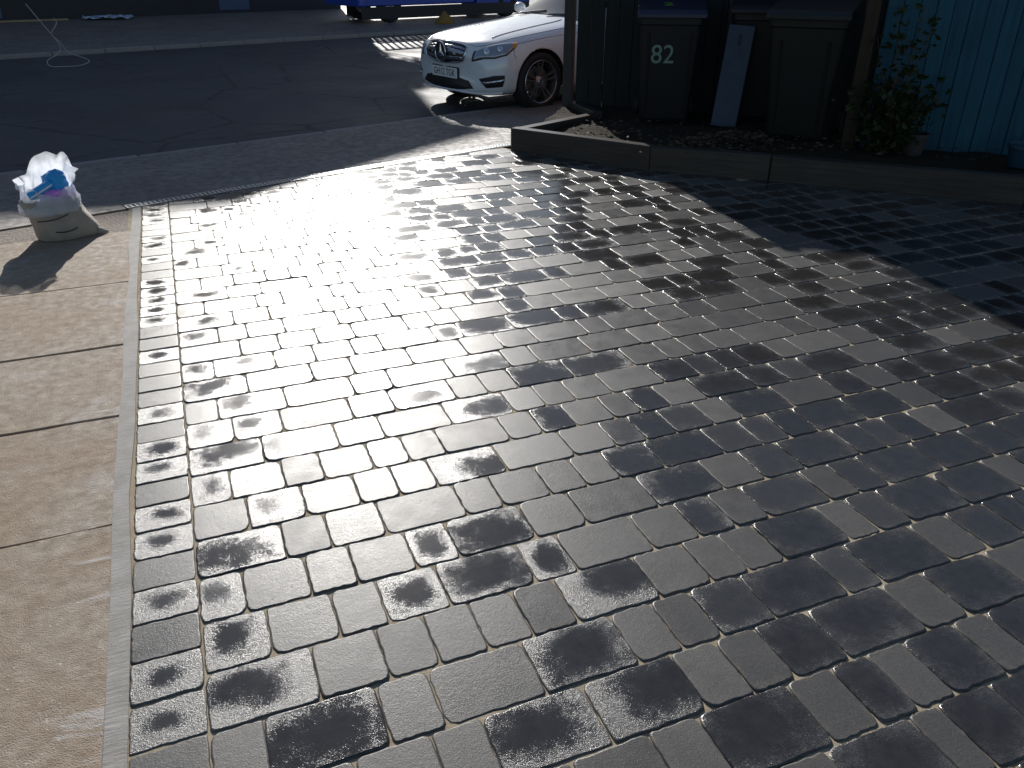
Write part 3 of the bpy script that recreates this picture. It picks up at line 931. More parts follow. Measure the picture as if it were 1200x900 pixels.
# pale panel leaning between the bins
e = empty('leaning_panel', (4.63, 6.36, 0.13), R(-46))
tag(e, 'narrow dull blue panel leaning upright between the bins', 'panel')
o = MB().box((-0.115, -0.009, 0.0), (0.115, 0.009, 0.86), bevel=0.004).build('panel', 'pale_panel', e)
o.rotation_euler = (R(-9), R(3), 0)
o2 = MB().box((-0.012, -0.016, 0.70), (0.012, -0.0095, 0.78), bevel=0.002).build('catch', 'bin_plastic_green', e)
o2.rotation_euler = o.rotation_euler

# ------------------------------------------------------------------ shrub, pots
def leaf_faces(mb, p, s, rg, up=0.3):
    d = Vector((rg.gauss(0, 1), rg.gauss(0, 1), rg.gauss(up, .7))).normalized()
    a = d.cross(Vector((rg.random(), rg.random(), rg.random() + .1))).normalized()
    nrm = d.cross(a)
    w = s * 0.36
    mb.poly([p, p + d * s * .5 + a * w + nrm * s * .08, p + d * s, p + d * s * .5 - a * w + nrm * s * .08])
sh = empty('shrub', (5.12, 4.93, 0.13))
tag(sh, 'untidy leafy shrub with upright shoots in front of the blue screen', 'shrub')
rg = random.Random(4)
fo = MB()
stem_pts = []
for i in range(38):
    a = rg.random() * 6.28; lean = rg.uniform(0.03, 0.34); H_ = rg.uniform(0.30, 0.58) if i > 6 else rg.uniform(0.80, 1.15)
    path = [Vector((0.04 * math.cos(a), 0.04 * math.sin(a), 0))]
    for k in range(1, 6):
        t = k / 5
        path.append(Vector((math.cos(a) * lean * t ** 1.3 + rg.gauss(0, .012), math.sin(a) * lean * t ** 1.3 + rg.gauss(0, .012), H_ * t)))
    st = MB(); st.tube(path, [0.006 * (1 - .14 * k) for k in range(6)], 5)
    st.build('stem', 'bark', sh)
    for k in range(46 if i > 6 else 30):
        t = rg.uniform(.12, 1) * 5
        j = min(4, int(t)); p = path[j].lerp(path[j + 1], t - j)
        sp = 0.07 if i > 6 else 0.035
        leaf_faces(fo, p + Vector((rg.gauss(0, sp), rg.gauss(0, sp), rg.gauss(0, sp * .6))), rg.uniform(.035, .075), rg)
fo.build('foliage', 'shrub_leaf', sh)
def pot(name, p, r, h, mat, label):
    root = empty(name, p); tag(root, label, 'pot')
    MB().lathe([(0, 0), (r * .72, 0), (r * .95, h * .85), (r * .95, h * .86), (r * 1.06, h * .86), (r * 1.06, h), (r * .92, h), (r * .90, h * .8), (0, h * .8)], 28, Matrix.Rotation(R(90), 4, 'X') @ Matrix.Diagonal((1, 1, -1, 1)) if False else Matrix(((1, 0, 0, 0), (0, 0, -1, 0), (0, 1, 0, 0), (0, 0, 0, 1)))).build('pot_body', mat, root, smooth=False)
    return root
pot('plant_pot', (5.30, 4.80, 0.14), 0.10, 0.16, 'clay_pot', 'small dark plant pot beside the shrub')
pot('plant_pot', (5.72, 4.17, 0.14), 0.12, 0.16, 'blue_pot', 'blue plant pot cut off by the right edge of the picture')

# ------------------------------------------------------------------ unseen brick garage added behind the fence to shade the paving
ga = empty('shadow_garage', (4.20, 7.90, -0.10), math.atan2(FD.y, FD.x))
tag(ga, 'unseen brick garage added close behind the fence to cast its shadow', 'garage')
MB().box((0, 0, 0), (5.6, 4.0, 3.0)).build('wall', 'brick_wall', ga)
MB().box((-0.012, -0.012, 3.002), (5.65, 4.05, 3.11), bevel=0.01).build('coping', 'kerb_stone', ga)
dg_ = MB().box((-0.03, 1.0, 0.1), (0.02, 3.2, 2.2), bevel=0.01).build('garage_door', 'house_door', ga)
MB().box((-0.07, 2.05, 1.0), (-0.032, 2.17, 1.05)).build('handle', 'galvanised', dg_)

# ------------------------------------------------------------------ sack and plastic bag
SX, SY = Vector((0.97, 0.247, 0)), Vector((-0.247, 0.97, 0))
def blob_rings(rings, n=40, wob=0.0, seed=0.0, rimf=None, p=2.6, fold=0.0):
    """rings: (z, cx, cy, hw, hd); returns bmesh of a soft sack"""
    t = bmesh.new(); R_ = []
    for zi, (z, cx, cy, hw, hd) in enumerate(rings):
        row = []
        for k in range(n):
            a = 2 * math.pi * k / n
            ca, sa = math.cos(a), math.sin(a)
            rr = (abs(ca) ** p + abs(sa) ** p) ** (-1 / p)
            x, y = cx + hw * rr * ca, cy + hd * rr * sa
            zz = z if rimf is None else rimf(z, a)
            q = Vector((x, y, zz))
            q += Vector((ca, sa, 0)) * wob * (noise.noise(q * 11 + Vector((seed, 0, 0))) + 0.5 * noise.noise(q * 29))
            if fold:
                f1 = 1 - abs(noise.noise(Vector((ca * 2.6 + seed, sa * 2.6, q.z * 5)))) * 2
                f2 = 1 - abs(noise.noise(Vector((ca * 6 + seed, sa * 6, q.z * 16)))) * 2
                q += Vector((ca, sa, 0)) * fold * (f1 + 0.45 * f2)
            if zi > 0: q.z += wob * 0.6 * noise.noise(q * 13 + Vector((0, seed, 5)))
            row.append(t.verts.new(q))
        R_.append(row)
    for a, b in zip(R_[:-1], R_[1:]):
        for i in range(n):
            t.faces.new((a[i], a[(i + 1) % n], b[(i + 1) % n], b[i]))
    t.faces.new(R_[0][::-1])
    return t, R_
sk = empty('rubble_sack', (-0.745, 5.44, 0.001), math.atan2(SX.y, SX.x))
tag(sk, 'full beige woven sack standing on the concrete in the sun', 'sack')
t, _ = blob_rings([(0.0, 0.0, 0, .155, .105), (.012, .0, 0, .170, .118), (.05, -.004, 0, .168, .125), (.10, -.020, 0, .158, .122), (.15, -.038, 0, .150, .112), (.20, -.058, 0, .144, .100), (.235, -.068, 0, .140, .092), (.25, -.07, 0, .120, .075), (.235, -.07, 0, .05, .03)], 72, 0.010, 1.0, fold=0.007)
mb = MB(); mb.merge(t); mb.build('sack_body', 'sack_weave', sk, smooth=True)
mb = MB(); mb.tube([(.145, -.07, .02), (.175, -.075, .012), (.205, -.078, .004)], [.028, .018, .008], 8); mb.build('sack_corner', 'sack_weave', sk, smooth=True)
def strip_on(parent, x0, x1, z0, z1, h, y0, mat, name):
    mb = MB(); n = 10
    for i in range(n):
        a, b = i / n, (i + 1) / n
        f = lambda q: Vector((x0 + (x1 - x0) * q, y0(x0 + (x1 - x0) * q) - 0.013, z0 + (z1 - z0) * q - 0.010 * math.sin(math.pi * q)))
        p, q = f(a), f(b)
        mb.poly([p, q, q + Vector((0, 0, h)), p + Vector((0, 0, h))])
    mb.build(name, mat, parent)
strip_on(sk, -0.165, 0.005, .135, .155, .007, lambda x: -.121 + 1.2 * (x + .06) ** 2, 'bag_tape', 'printed_band')
strip_on(sk, -0.085, 0.035, .062, .072, .007, lambda x: -.131 + .9 * x * x, 'bag_tape', 'printed_band')
pb = empty('plastic_bag', (-0.738, 5.436, 0.152), math.atan2(SX.y, SX.x))
tag(pb, 'open translucent white plastic bag of blue and pink rubbish on top of the sack', 'plastic bag')
def rim(z, a):
    # lobes: high back right, lower left, dip at the front
    top = 0.232 + 0.058 * math.cos(a - R(50)) + 0.03 * math.cos(2 * (a - R(60))) + 0.016 * math.sin(5 * a) + 0.006 * math.sin(11 * a + 1)
    front = max(0, -math.sin(a))
    top -= 0.075 * front
    return z * top / 0.25
prof_ = [(0.0, .125, .085), (.02, .146, .106), (.05, .148, .110), (.09, .146, .108), (.13, .142, .102), (.16, .138, .098), (.19, .134, .094), (.22, .132, .092), (.245, .138, .096), (.262, .150, .106)]
rings_ = []
for i in range(len(prof_) - 1):
    for k in range(3):
        f = k / 3
        a_, b_ = prof_[i], prof_[i + 1]
        rings_.append((a_[0] + (b_[0] - a_[0]) * f, -.07 + .012 * (i + f) / 9, -.002, (a_[1] + (b_[1] - a_[1]) * f) * (1.10 if i < 3 else .97), a_[2] + (b_[2] - a_[2]) * f))
rings_.append((.262, -.058, 0, .150, .106))
t, R_ = blob_rings(rings_, 110, 0.006, 7.0, rim, p=2.2, fold=0.010)
mb = MB(); mb.merge(t)
mb.raw([(.045, .0, .235), (.070, .02, .285), (.085, .0, .262), (.130, -.005, .235), (.095, -.02, .215)], [(0, 1, 2, 4), (2, 3, 4)])
mb.raw([(-.20, .0, .16), (-.225, .01, .215), (-.19, .02, .225), (-.17, .0, .19)], [(0, 1, 2, 3)])
mb.build('bag_film', 'poly_bag', pb, smooth=True)
def wad(name, c, r, mat, seed, sq=(1, 1, 1)):
    t = bmesh.new(); bmesh.ops.create_icosphere(t, subdivisions=3, radius=1)
    for v in t.verts:
        d = v.co.copy(); k = 1 + 0.25 * noise.noise(d * 1.7 + Vector((seed, 0, 0))) + .10 * noise.noise(d * 5 + Vector((seed, 2, 0)))
        v.co = Vector((c[0] + d.x * r * sq[0] * k, c[1] + d.y * r * sq[1] * k, c[2] + d.z * r * sq[2] * k))
    mb = MB(); mb.merge(t); return mb.build(name, mat, pb)
o = MB().box((-.075, -.02, -.022), (.075, .02, .022), bevel=.008).build('blue_packet', 'blue_stuff', pb); o.location = (-.105, -.06, .155); o.rotation_euler = (0, R(-24), R(8))
o = MB().box((-.07, -.003, -.004), (.07, .003, .004)).build('packet_stripe', 'white_card', pb); o.location = (-.103, -.083, .150); o.rotation_euler = (0, R(-24), R(8))
wad('blue_wad', (-.015, -.005, .180), .066, 'blue_stuff', 3, (1.1, .8, 1.0))
wad('pink_wad', (-.03, -.035, .115), .055, 'pink_stuff', 6, (1.5, .8, .55))
wad('pink_wad', (.045, -.01, .095), .035, 'pink_stuff', 8, (.8, .8, 1.1))
wad('white_wad', (-.10, -.03, .085), .05, 'white_card', 9, (1.1, .9, .8))
wad('blue_wad', (-.05, .02, .05), .085, 'blue_stuff', 11, (1.2, .8, .5))

# ------------------------------------------------------------------ far side of the road
def house(name, u0, u1, n0, dep, eave, ridge, wall, label, seed, gable=True, ucen=None, half=None):
    root = empty(name, rd(u0, n0, -0.05), R(17)); tag(root, label, 'house')
    L = u1 - u0
    MB().box((0, 0, 0), (L, dep, eave)).build('wall', wall, root)
    if gable:                              # low gable facing the road
        c_ = (ucen - u0)
        mb = MB()
        mm = Matrix(((1, 0, 0, 0), (0, 0, 1, 0), (0, 1, 0, 0), (0, 0, 0, 1)))
        mb.prism([(c_ - half, eave + .002), (c_ + half, eave + .002), (c_, ridge)], -0.02, dep, mm)
        mb.build('gable', wall, root)
        for s in (-1, 1):
            mb = MB(); mb.prism([(c_, ridge + .003), (c_ + s * (half + .2), eave - .04), (c_ + s * (half + .2), eave + .05), (c_, ridge + .09)], -.25, dep + .2, mm); mb.build('roof', 'roof_tile', root)
        mb = MB(); mb.box((-.2, -.2, eave + .003), (c_ - half, dep + .2, eave + .06)); mb.build('flat_roof', 'roof_tile', root)
    else:
        mb = MB(); mm = Matrix(((0, 0, 1, 0), (1, 0, 0, 0), (0, 1, 0, 0), (0, 0, 0, 1)))
        mb.prism([(-.3, eave - .1), (dep + .3, eave - .1), (dep / 2, ridge)], -.2, L + .2, mm); mb.build('roof', 'roof_tile', root)
    rg = random.Random(seed)
    k = 0
    x = 1.1
    while x < L - 1.2:
        for zf in (0.95, 3.6, 6.1):
            if zf + 1.2 > eave: continue
            if k % 3 == 1 and zf < 1:
                d_ = MB().box((x, -.04, .12), (x + .95, .02, 2.15), bevel=.01).build('door', 'house_door', root)
                MB().box((x + .78, -.10, 1.05), (x + .88, -.042, 1.12)).build('handle', 'galvanised', d_)
                continue
            wn_ = MB()
            for a in ((x - .05, -.05, zf - .05, x + 1.35, .01, zf), (x - .05, -.05, zf + 1.15, x + 1.35, .01, zf + 1.2), (x - .05, -.05, zf, x, .01, zf + 1.15), (x + 1.3, -.05, zf, x + 1.35, .01, zf + 1.15), (x + .63, -.045, zf, x + .67, .01, zf + 1.15)):
                wn_.box(a[:3], a[3:])
            w_ = wn_.build('window', 'white_frame', root)
            MB().box((x, -.02, zf), (x + 1.3, -.004, zf + 1.15)).build('pane', 'glass_dark', w_)
            MB().box((x - .1, -.12, zf - .12), (x + 1.4, -.0, zf - .052)).build('sill', 'white_frame', w_)
        x += 2.3; k += 1
    MB().box((0, -.03, 0), (L, 0.003, .85)).build('plinth', 'truck_dark', root)
    return root
house('house', -14.0, 14.25, 27.0, 8.0, 9.68, 10.22, 'brick_wall', 'tall brick house with low gable across the road casting the long shadow', 3, True, 11.85, 2.4)
house('house', 30.0, 48.0, 28.0, 8.0, 5.2, 8.2, 'render_wall', 'rendered house across the road beyond the parked truck', 5, False)

# blue truck, side on; unseen cage added on top to stripe the sunlight
TZ = -0.02
tk = empty('blue_truck', rd(11.25, 20.3, TZ), R(17)); tag(tk, 'dark blue truck parked across the road, with an added slatted cage that stripes the sunlight', 'truck')
MB().box((0.0, 0, .40), (3.7, 1.9, 1.40), bevel=.03).build('load_bed', 'truck_blue', tk)
mb = MB(); mb.box((.2, .5, .42), (5.4, .62, .60)); mb.box((.2, 1.3, .42), (5.4, 1.42, .60)); mb.build('chassis', 'truck_dark', tk)
for yy in (0.03, 1.87):
    for i in range(24):
        x = .03 + i * .155
        MB().box((x, yy - .02, 1.40), (x + .055, yy + .02, 2.74)).build('shadow_bar', 'truck_dark', tk)
    for zz in (1.96, 2.70):
        MB().box((0, yy - .03, zz), (3.7, yy + .03, zz + .10)).build('shadow_rail', 'truck_dark', tk)
prof = [(3.8, .36), (5.75, .36), (5.8, 1.25), (5.35, 1.45), (4.95, 2.15), (3.85, 2.2)]
mm = Matrix(((1, 0, 0, 0), (0, 0, 1, 0), (0, 1, 0, 0), (0, 0, 0, 1)))
mb = MB(); mb.prism(prof, .02, 1.88, mm); cab = mb.build('cab', 'truck_blue', tk)
mb = MB(); mb.prism([(4.05, 1.42), (5.2, 1.42), (4.85, 2.02), (4.05, 2.05)], .010, .018, mm); mb.build('side_window', 'glass_dark', cab)
MB().box((4.3, .0, 1.20), (4.5, .018, 1.24), bevel=.004).build('handle', 'chrome', cab)
for xx in (.95, 4.9):
    for yy in (.0, 1.62):
        w_ = MB().lathe([(.16, 0.02), (.30, 0.0), (.34, .03), (.34, .22), (.30, .25), (.16, .23)], 28, Matrix.Translation((xx, yy, .34)), closed=True).build('wheel', 'rubber', tk)
        MB().lathe([(0, .03), (.10, .02), (.165, .05), (.165, .08), (0, .08)], 20, Matrix.Translation((xx, yy, .34))).build('hub', 'galvanised', w_)
MB().box((.6, -.012, .78), (.95, .0, .92)).build('tail_lamp', 'red_plastic', tk)
for a, b, mt, nm in ((1.9, 2.25, 'red_plastic', 'marker'), (2.26, 2.58, 'white_plastic', 'marker'), (2.59, 2.94, 'red_plastic', 'marker')):
    MB().box((a, -.010, .66), (b, -.001, .74)).build(nm, mt, tk)
MB().box((.05, -.03, .10), (5.7, .01, .39)).build('under_shade', 'truck_dark', tk)  # dark strip standing in for the shade beneath the truck

# ochre sandbag, plank, sheet and looped cable
t = bmesh.new(); bmesh.ops.create_icosphere(t, subdivisions=3, radius=1)
for v in t.verts:
    d = v.co.copy(); k = 1 + .2 * noise.noise(d * 2.1)
    v.co = Vector((d.x * .26 * k, d.y * .2 * k, max(-.001, .30 * (1 - abs(d.x) * .5) * max(0, d.z) * k)))
mb = MB(); mb.merge(t); o = mb.build('ochre_sack', 'amber_canvas', smooth=True); o.location = rd(13.15, 19.2, -.03)
tag(o, 'ochre canvas sack slumped on the far kerb before the truck', 'sack')
o = MB().box((-1.0, -.07, 0), (1.0, .07, .05), bevel=.004).build('plank', 'plank'); o.location = rd(4.6, 26.4, 0.0); o.rotation_euler = (0, 0, R(13))
tag(o, 'weathered timber plank lying on the far footway', 'plank')
t = bmesh.new(); bmesh.ops.create_grid(t, x_segments=26, y_segments=14, size=1)
for v in t.verts:
    q = v.co.copy(); k = 1 + .25 * noise.noise(Vector((q.x * 2, q.y * 2, 3)))
    v.co = Vector((q.x * .62 * k, q.y * .35 * k, .06 + .07 * noise.noise(q * 3) + .03 * noise.noise(q * 9)))
mb = MB(); mb.merge(t); o = mb.build('plastic_sheet', 'sheet_plastic', smooth=True); o.location = rd(6.6, 26.2, 0.0)
sol = o.modifiers.new('thick', 'SOLIDIFY'); sol.thickness = 0.004
tag(o, 'crumpled pale blue plastic sheet lying before the brick house', 'sheet')
def smooth_path(pts, n=10):
    out = []
    P_ = [Vector(p) for p in pts]
    for i in range(len(P_) - 1):
        p0, p1, p2, p3 = P_[max(i - 1, 0)], P_[i], P_[i + 1], P_[min(i + 2, len(P_) - 1)]
        for k in range(n):
            t = k / n
            out.append(0.5 * ((2 * p1) + (-p0 + p2) * t + (2 * p0 - 5 * p1 + 4 * p2 - p3) * t * t + (-p0 + 3 * p1 - 3 * p2 + p3) * t ** 3))
    out.append(P_[-1])
    return out
cab_pts = [(-1.92, 15.73, 0.87), (-1.8, 15.76, 0.65), (-1.69, 15.8, 0.45), (-1.61, 15.82, 0.29), (-1.6, 15.83, 0.19), (-1.67, 15.8, 0.11), (-1.82, 15.76, 0.03), (-1.78, 15.70, -0.05), (-1.56, 15.70, -0.06), (-1.35, 15.78, -0.06), (-1.22, 15.94, -0.01), (-1.36, 15.9, 0.07), (-1.5, 15.86, 0.14), (-1.58, 15.83, 0.29), (-1.67, 15.8, 0.42), (-1.6, 15.82, 0.52), (-1.56, 15.84, 0.59), (-1.59, 15.83, 0.65)]
wr = MB().tube(smooth_path(cab_pts, 6), 0.007, 6).build('bent_wire', 'cable', smooth=True)
tag(wr, 'thin bent wire standing in loops on the shaded road', 'wire')


# small tree added behind the truck; its unseen crown shades a band of road
tr = empty('shadow_tree', (5.25, 26.25, -0.03)); tag(tr, 'slim young tree added behind the truck, its unseen round crown shading the road', 'tree')
rg = random.Random(77)
MB().tube(smooth_path([(0, 0, 0), (.05, .03, 1.8), (-.03, .05, 3.6), (.02, .02, 5.2)], 5), [.07 - .003 * i for i in range(16)], 8).build('trunk', 'bark', tr, True)
for i in range(7):
    a = i * .9; MB().tube([(0, .03, 4.5 + .12 * i), (math.cos(a) * .5, math.sin(a) * .5, 5.1 + .12 * i), (math.cos(a) * .9, math.sin(a) * .9, 5.5 + .1 * i)], [.03, .02, .008], 6).build('limb', 'bark', tr)
fo = MB()
for i in range(5200):
    d = Vector((rg.gauss(0, 1), rg.gauss(0, 1), rg.gauss(0, 1))).normalized()
    r_ = rg.random() ** .4 * (1 + .35 * noise.noise(d * 2.2))
    leaf_faces(fo, Vector((d.x * 1.3 * r_, d.y * 1.0 * r_, 5.75 + d.z * .62 * r_)), rg.uniform(.07, .14), rg)
fo.build('crown', 'hedge_leaf', tr)

# ------------------------------------------------------------------ white saloon car
CA = R(196)
CH = Vector((math.cos(CA), math.sin(CA), 0))
car = empty('white_car', Vector((3.763, 9.927, ROAD_Z)) - CH * 1.35, CA)
tag(car, 'white saloon car parked on the road facing left beyond the fence post', 'car')
def car_body():
    st = [ # x, zb, yb, then (y,z) x6 side to centre, bow
     (2.175, .25, .50, (.60, .30), (.64, .44), (.60, .55), (.46, .60), (.24, .615), .62, .16),
     (2.13, .20, .60, (.70, .27), (.74, .44), (.71, .59), (.54, .66), (.28, .68), .685, .17),
     (2.05, .185, .68, (.79, .26), (.815, .45), (.795, .635), (.60, .725), (.31, .75), .757, .15),
     (1.92, .175, .72, (.835, .26), (.86, .46), (.845, .67), (.655, .772), (.34, .80), .808, .08),
     (1.70, .17, .75, (.855, .26), (.880, .48), (.872, .71), (.69, .81), (.36, .838), .848, .02),
     (1.35, .17, .76, (.865, .26), (.892, .50), (.887, .755), (.715, .848), (.37, .882), .893, 0),
     (0.95, .17, .77, (.870, .26), (.890, .52), (.885, .80), (.73, .888), (.38, .922), .933, 0),
     (0.66, .17, .77, (.870, .26), (.885, .53), (.880, .83), (.745, .915), (.42, .95), .96, 0),
     (0.34, .17, .77, (.870, .26), (.885, .53), (.877, .85), (.725, .985), (.52, 1.085), 1.115, 0),
     (-0.12, .17, .77, (.870, .26), (.885, .53), (.873, .87), (.665, 1.19), (.50, 1.345), 1.385, 0),
     (-0.55, .17, .77, (.870, .26), (.885, .53), (.872, .885), (.64, 1.28), (.47, 1.415), 1.445, 0),
     (-1.15, .17, .77, (.870, .26), (.885, .54), (.872, .90), (.635, 1.265), (.46, 1.395), 1.425, 0),
     (-1.60, .18, .77, (.865, .27), (.88, .55), (.865, .91), (.65, 1.14), (.44, 1.26), 1.285, 0),
     (-1.95, .20, .75, (.845, .29), (.865, .56), (.845, .91), (.69, 1.0), (.43, 1.05), 1.06, -.02),
     (-2.25, .24, .70, (.80, .32), (.83, .56), (.80, .88), (.67, .955), (.4, .99), .995, -.08),
     (-2.40, .30, .60, (.70, .36), (.74, .56), (.70, .80), (.58, .875), (.35, .92), .925, -.13),
     (-2.43, .38, .50, (.60, .42), (.64, .56), (.61, .70), (.48, .76), (.3, .79), .80, -.13)]
    t = bmesh.new(); rings = []
    for x, zb, yb, a, b, c, d, e, zt, bow in st:
        half = [(0, zb), (yb, zb), a, b, c, d, e, (0, zt)]
        full = half + [(-y, z) for y, z in half[-2:0:-1]]
        rings.append([t.verts.new((x - bow * (y / .8) ** 2, y, z)) for y, z in full])
    n = len(rings[0])
    for p, q in zip(rings[:-1], rings[1:]):
        for i in range(n):
            t.faces.new((p[i], p[(i + 1) % n], q[(i + 1) % n], q[i]))
    t.faces.new(rings[0][::-1]); t.faces.new(rings[-1])
    bmesh.ops.recalc_face_normals(t, faces=t.faces)
    me = bpy.data.meshes.new('cage'); t.to_mesh(me); t.free()
    o = bpy.data.objects.new('cage', me); C.objects.link(o)
    s = o.modifiers.new('s', 'SUBSURF'); s.levels = 3; s.render_levels = 3
    cut = []
    for xx in (1.35, -1.41):
        for s_ in (-1, 1):
            cb = MB().lathe([(0, .52), (.352, .52), (.352, 1.2), (0, 1.2)], 48, Matrix.Translation((xx, 0, .335)) @ Matrix.Diagonal((1, s_, 1, 1)))
            co = cb.build('cut', None); cut.append(co)
            b = o.modifiers.new('b', 'BOOLEAN'); b.operation = 'DIFFERENCE'; b.object = co; b.solver = 'EXACT'
    bpy.context.view_layer.update()
    dg = bpy.context.evaluated_depsgraph_get()
    me2 = bpy.data.meshes.new_from_object(o.evaluated_get(dg))
    for c in cut + [o]: bpy.data.objects.remove(c)
    me2.materials.clear()
    me2.materials.append(M['car_white']); me2.materials.append(M['car_black'])
    for p in me2.polygons:
        c = p.center
        dark = False
        for xx in (1.35, -1.41):
            if math.hypot(c.x - xx, c.z - .335) < .3525 and abs(c.y) < .90: dark = True
        if c.z < .178: dark = True
        p.material_index = 1 if dark else 0
        p.use_smooth = True
    me2.name = 'body'
    return me2
body_me = car_body()
body = link(bpy.data.objects.new('body', body_me), car)
bvh = BVHTree.FromPolygons([v.co for v in body_me.vertices], [tuple(p.vertices) for p in body_me.polygons])
def skin_patch(name, outline, mat, off=0.004, depth=0.008, parent=None, cuts=3, mirror=False, smooth=True):
    """a plate that follows the bodywork inside a 3-D outline"""
    t = bmesh.new()
    pts = [Vector((p[0], -p[1] if mirror else p[1], p[2])) for p in outline]
    f = t.faces.new([t.verts.new(p) for p in pts])
    bmesh.ops.triangulate(t, faces=[f])
    for _ in range(cuts):
        long_ = [e for e in t.edges if e.calc_length() > 0.03]
        if long_: bmesh.ops.subdivide_edges(t, edges=long_, cuts=1, use_grid_fill=True)
        bmesh.ops.triangulate(t, faces=t.faces[:])
    for v in t.verts:
        co, nr, _, _ = bvh.find_nearest(v.co)
        v.co = co + nr * off
    t.normal_update()
    be = [e for e in t.edges if len(e.link_faces) == 1]
    r = bmesh.ops.extrude_edge_only(t, edges=be)
    for v in [g for g in r['geom'] if isinstance(g, bmesh.types.BMVert)]:
        co, nr, _, _ = bvh.find_nearest(v.co)
        v.co = co - nr * depth
    bmesh.ops.recalc_face_normals(t, faces=t.faces)
    mb = MB(); mb.merge(t)
    return mb.build(name, mat, parent or car, smooth)
def skin_line(name, pts, r, mat, off=0.002, parent=None, mirror=False, n=8, sides=6):
    P_ = smooth_path([(p[0], -p[1] if mirror else p[1], p[2]) for p in pts], n)
    out = []
    for p in P_:
        co, nr, _, _ = bvh.find_nearest(p); out.append(co + nr * off)
    return MB().tube(out, r, sides).build(name, mat, parent or car, True)

# wheels: tyre, five twin-spoke alloy, disc
def car_wheel(x, s, steer=0.0):
    e = bpy.data.objects.new('wheel', None); link(e, car); e.location = (x, s * .775, .325); e.rotation_euler = (0, 0, steer + (0 if s > 0 else math.pi))
    # local +Y points outwards
    MB().lathe([(.235, -.10), (.29, -.108), (.317, -.09), (.325, -.06), (.325, .06), (.317, .085), (.295, .102), (.245, .098), (.235, .08)], 56, closed=True).build('tyre', 'rubber', e, True)
    mb = MB()
    mb.lathe([(.238, -.09), (.244, -.085), (.244, .092), (.236, .100), (.228, .094), (.222, .06), (.215, -.05)], 56)
    mb.lathe([(0, .075), (.030, .077), (.045, .070), (.070, .062), (.072, .03), (0, .03)], 28)
    for k in range(5):
        a0 = 2 * math.pi * k / 5 + R(18)
        for d_ in (-1, 1):
            t = bmesh.new()
            rows = []
            for r_, w_, yo, tw in ((.050, .015, .066, .20), (.14, .0125, .072, .175), (.225, .015, .086, .155)):
                a = a0 + d_ * tw * (.7 if r_ < .1 else 1)
                c_ = Vector((math.cos(a) * r_, 0, math.sin(a) * r_)); tn = Vector((-math.sin(a), 0, math.cos(a)))
                rows.append([t.verts.new(c_ + tn * q * w_ + Vector((0, yo + h_, 0))) for q, h_ in ((-1, -.035), (-.75, 0), (.75, 0), (1, -.035))])
            for p, q in zip(rows[:-1], rows[1:]):
                for i in range(3): t.faces.new((p[i], p[i + 1], q[i + 1], q[i]))
            mb.merge(t)
    mb.build('rim', 'alloy', e)
    MB().lathe([(0, -.01), (.165, -.01), (.165, .004), (0, .004)], 36).build('brake_disc', 'brake_steel', e)
    MB().lathe([(0, .079), (.022, .081), (.026, .076)], 20).build('centre_cap', 'chrome', e)
    return e
for s_ in (1, -1):
    car_wheel(1.35, s_, R(0)); car_wheel(-1.41, s_)
# front of the car: grille, lamps, intakes, plate, badge, shut lines
G_OUT = [(2.05, -.36, .715), (2.06, -.19, .742), (2.065, 0, .748), (2.06, .19, .742), (2.05, .36, .715), (2.07, .40, .66), (2.10, .37, .57), (2.12, .22, .535), (2.13, 0, .525), (2.12, -.22, .535), (2.10, -.37, .57), (2.07, -.40, .66)]
gr = skin_patch('grille', G_OUT, 'car_black', 0.004, 0.006, cuts=4)
ring = G_OUT + [G_OUT[0], G_OUT[1]]
skin_line('grille_frame', ring[:-1], 0.011, 'chrome', 0.006, gr, n=6)
for zz, hw in ((.700, .375), (.645, .385), (.590, .365)):
    skin_patch('grille_slat', [(2.1, -hw, zz - .014), (2.1, hw, zz - .014), (2.1, hw, zz + .016), (2.1, -hw, zz + .016)], 'alloy', 0.014, 0.0, gr, cuts=4)
bc, bn, _, _ = bvh.find_nearest(Vector((2.13, 0, .635)))
ez = Vector((1, 0, 0)); up = Vector((0, 0, 1)); ex = up.cross(ez)
bc = Vector((bc.x + .018, 0, .638))
bm_ = frame_mat(bc, ex, ez, -up)              # local Y forward
badge = MB().lathe([(0, -.03), (.105, -.03), (.105, .004), (.098, .010), (.090, .010), (.088, -.004), (0, -.004)], 40, bm_).build('badge', 'car_trim', gr)
MB().lathe([(.100, .006), (.104, .014), (.112, .012), (.112, .0), (.104, -.002)], 44, bm_, closed=True).build('badge_ring', 'chrome', badge, True)
mb = MB()
for k in range(3):
    a = R(90 + 120 * k)
    d_ = Vector((0, math.cos(a), math.sin(a))); s_ = Vector((0, -math.sin(a), math.cos(a)))
    o_ = bc + Vector((.004, 0, 0)); tp = o_ + d_ * .100
    l_, r_ = o_ + s_ * .020 + d_ * .012, o_ - s_ * .020 + d_ * .012
    rg_ = o_ + Vector((.010, 0, 0))
    mb.raw([rg_, l_, tp, r_], [(0, 1, 2), (0, 2, 3)])
mb.build('badge_star', 'chrome', badge)
HEAD = [(2.066, .50, .562), (2.03, .50, .655), (1.96, .60, .715), (1.83, .70, .752), (1.70, .765, .768), (1.63, .795, .757), (1.70, .825, .705), (1.82, .83, .635), (1.93, .75, .60)]
INT = [(2.089, -.44, .350), (2.10, -.2, .382), (2.10, .2, .382), (2.089, .44, .350), (2.07, .52, .272), (2.11, .2, .238), (2.11, -.2, .238), (2.07, -.52, .272)]
FOG = [(2.051, .60, .385), (1.95, .75, .425), (1.855, .832, .43), (1.856, .826, .369), (1.868, .808, .307), (2.007, .68, .290)]
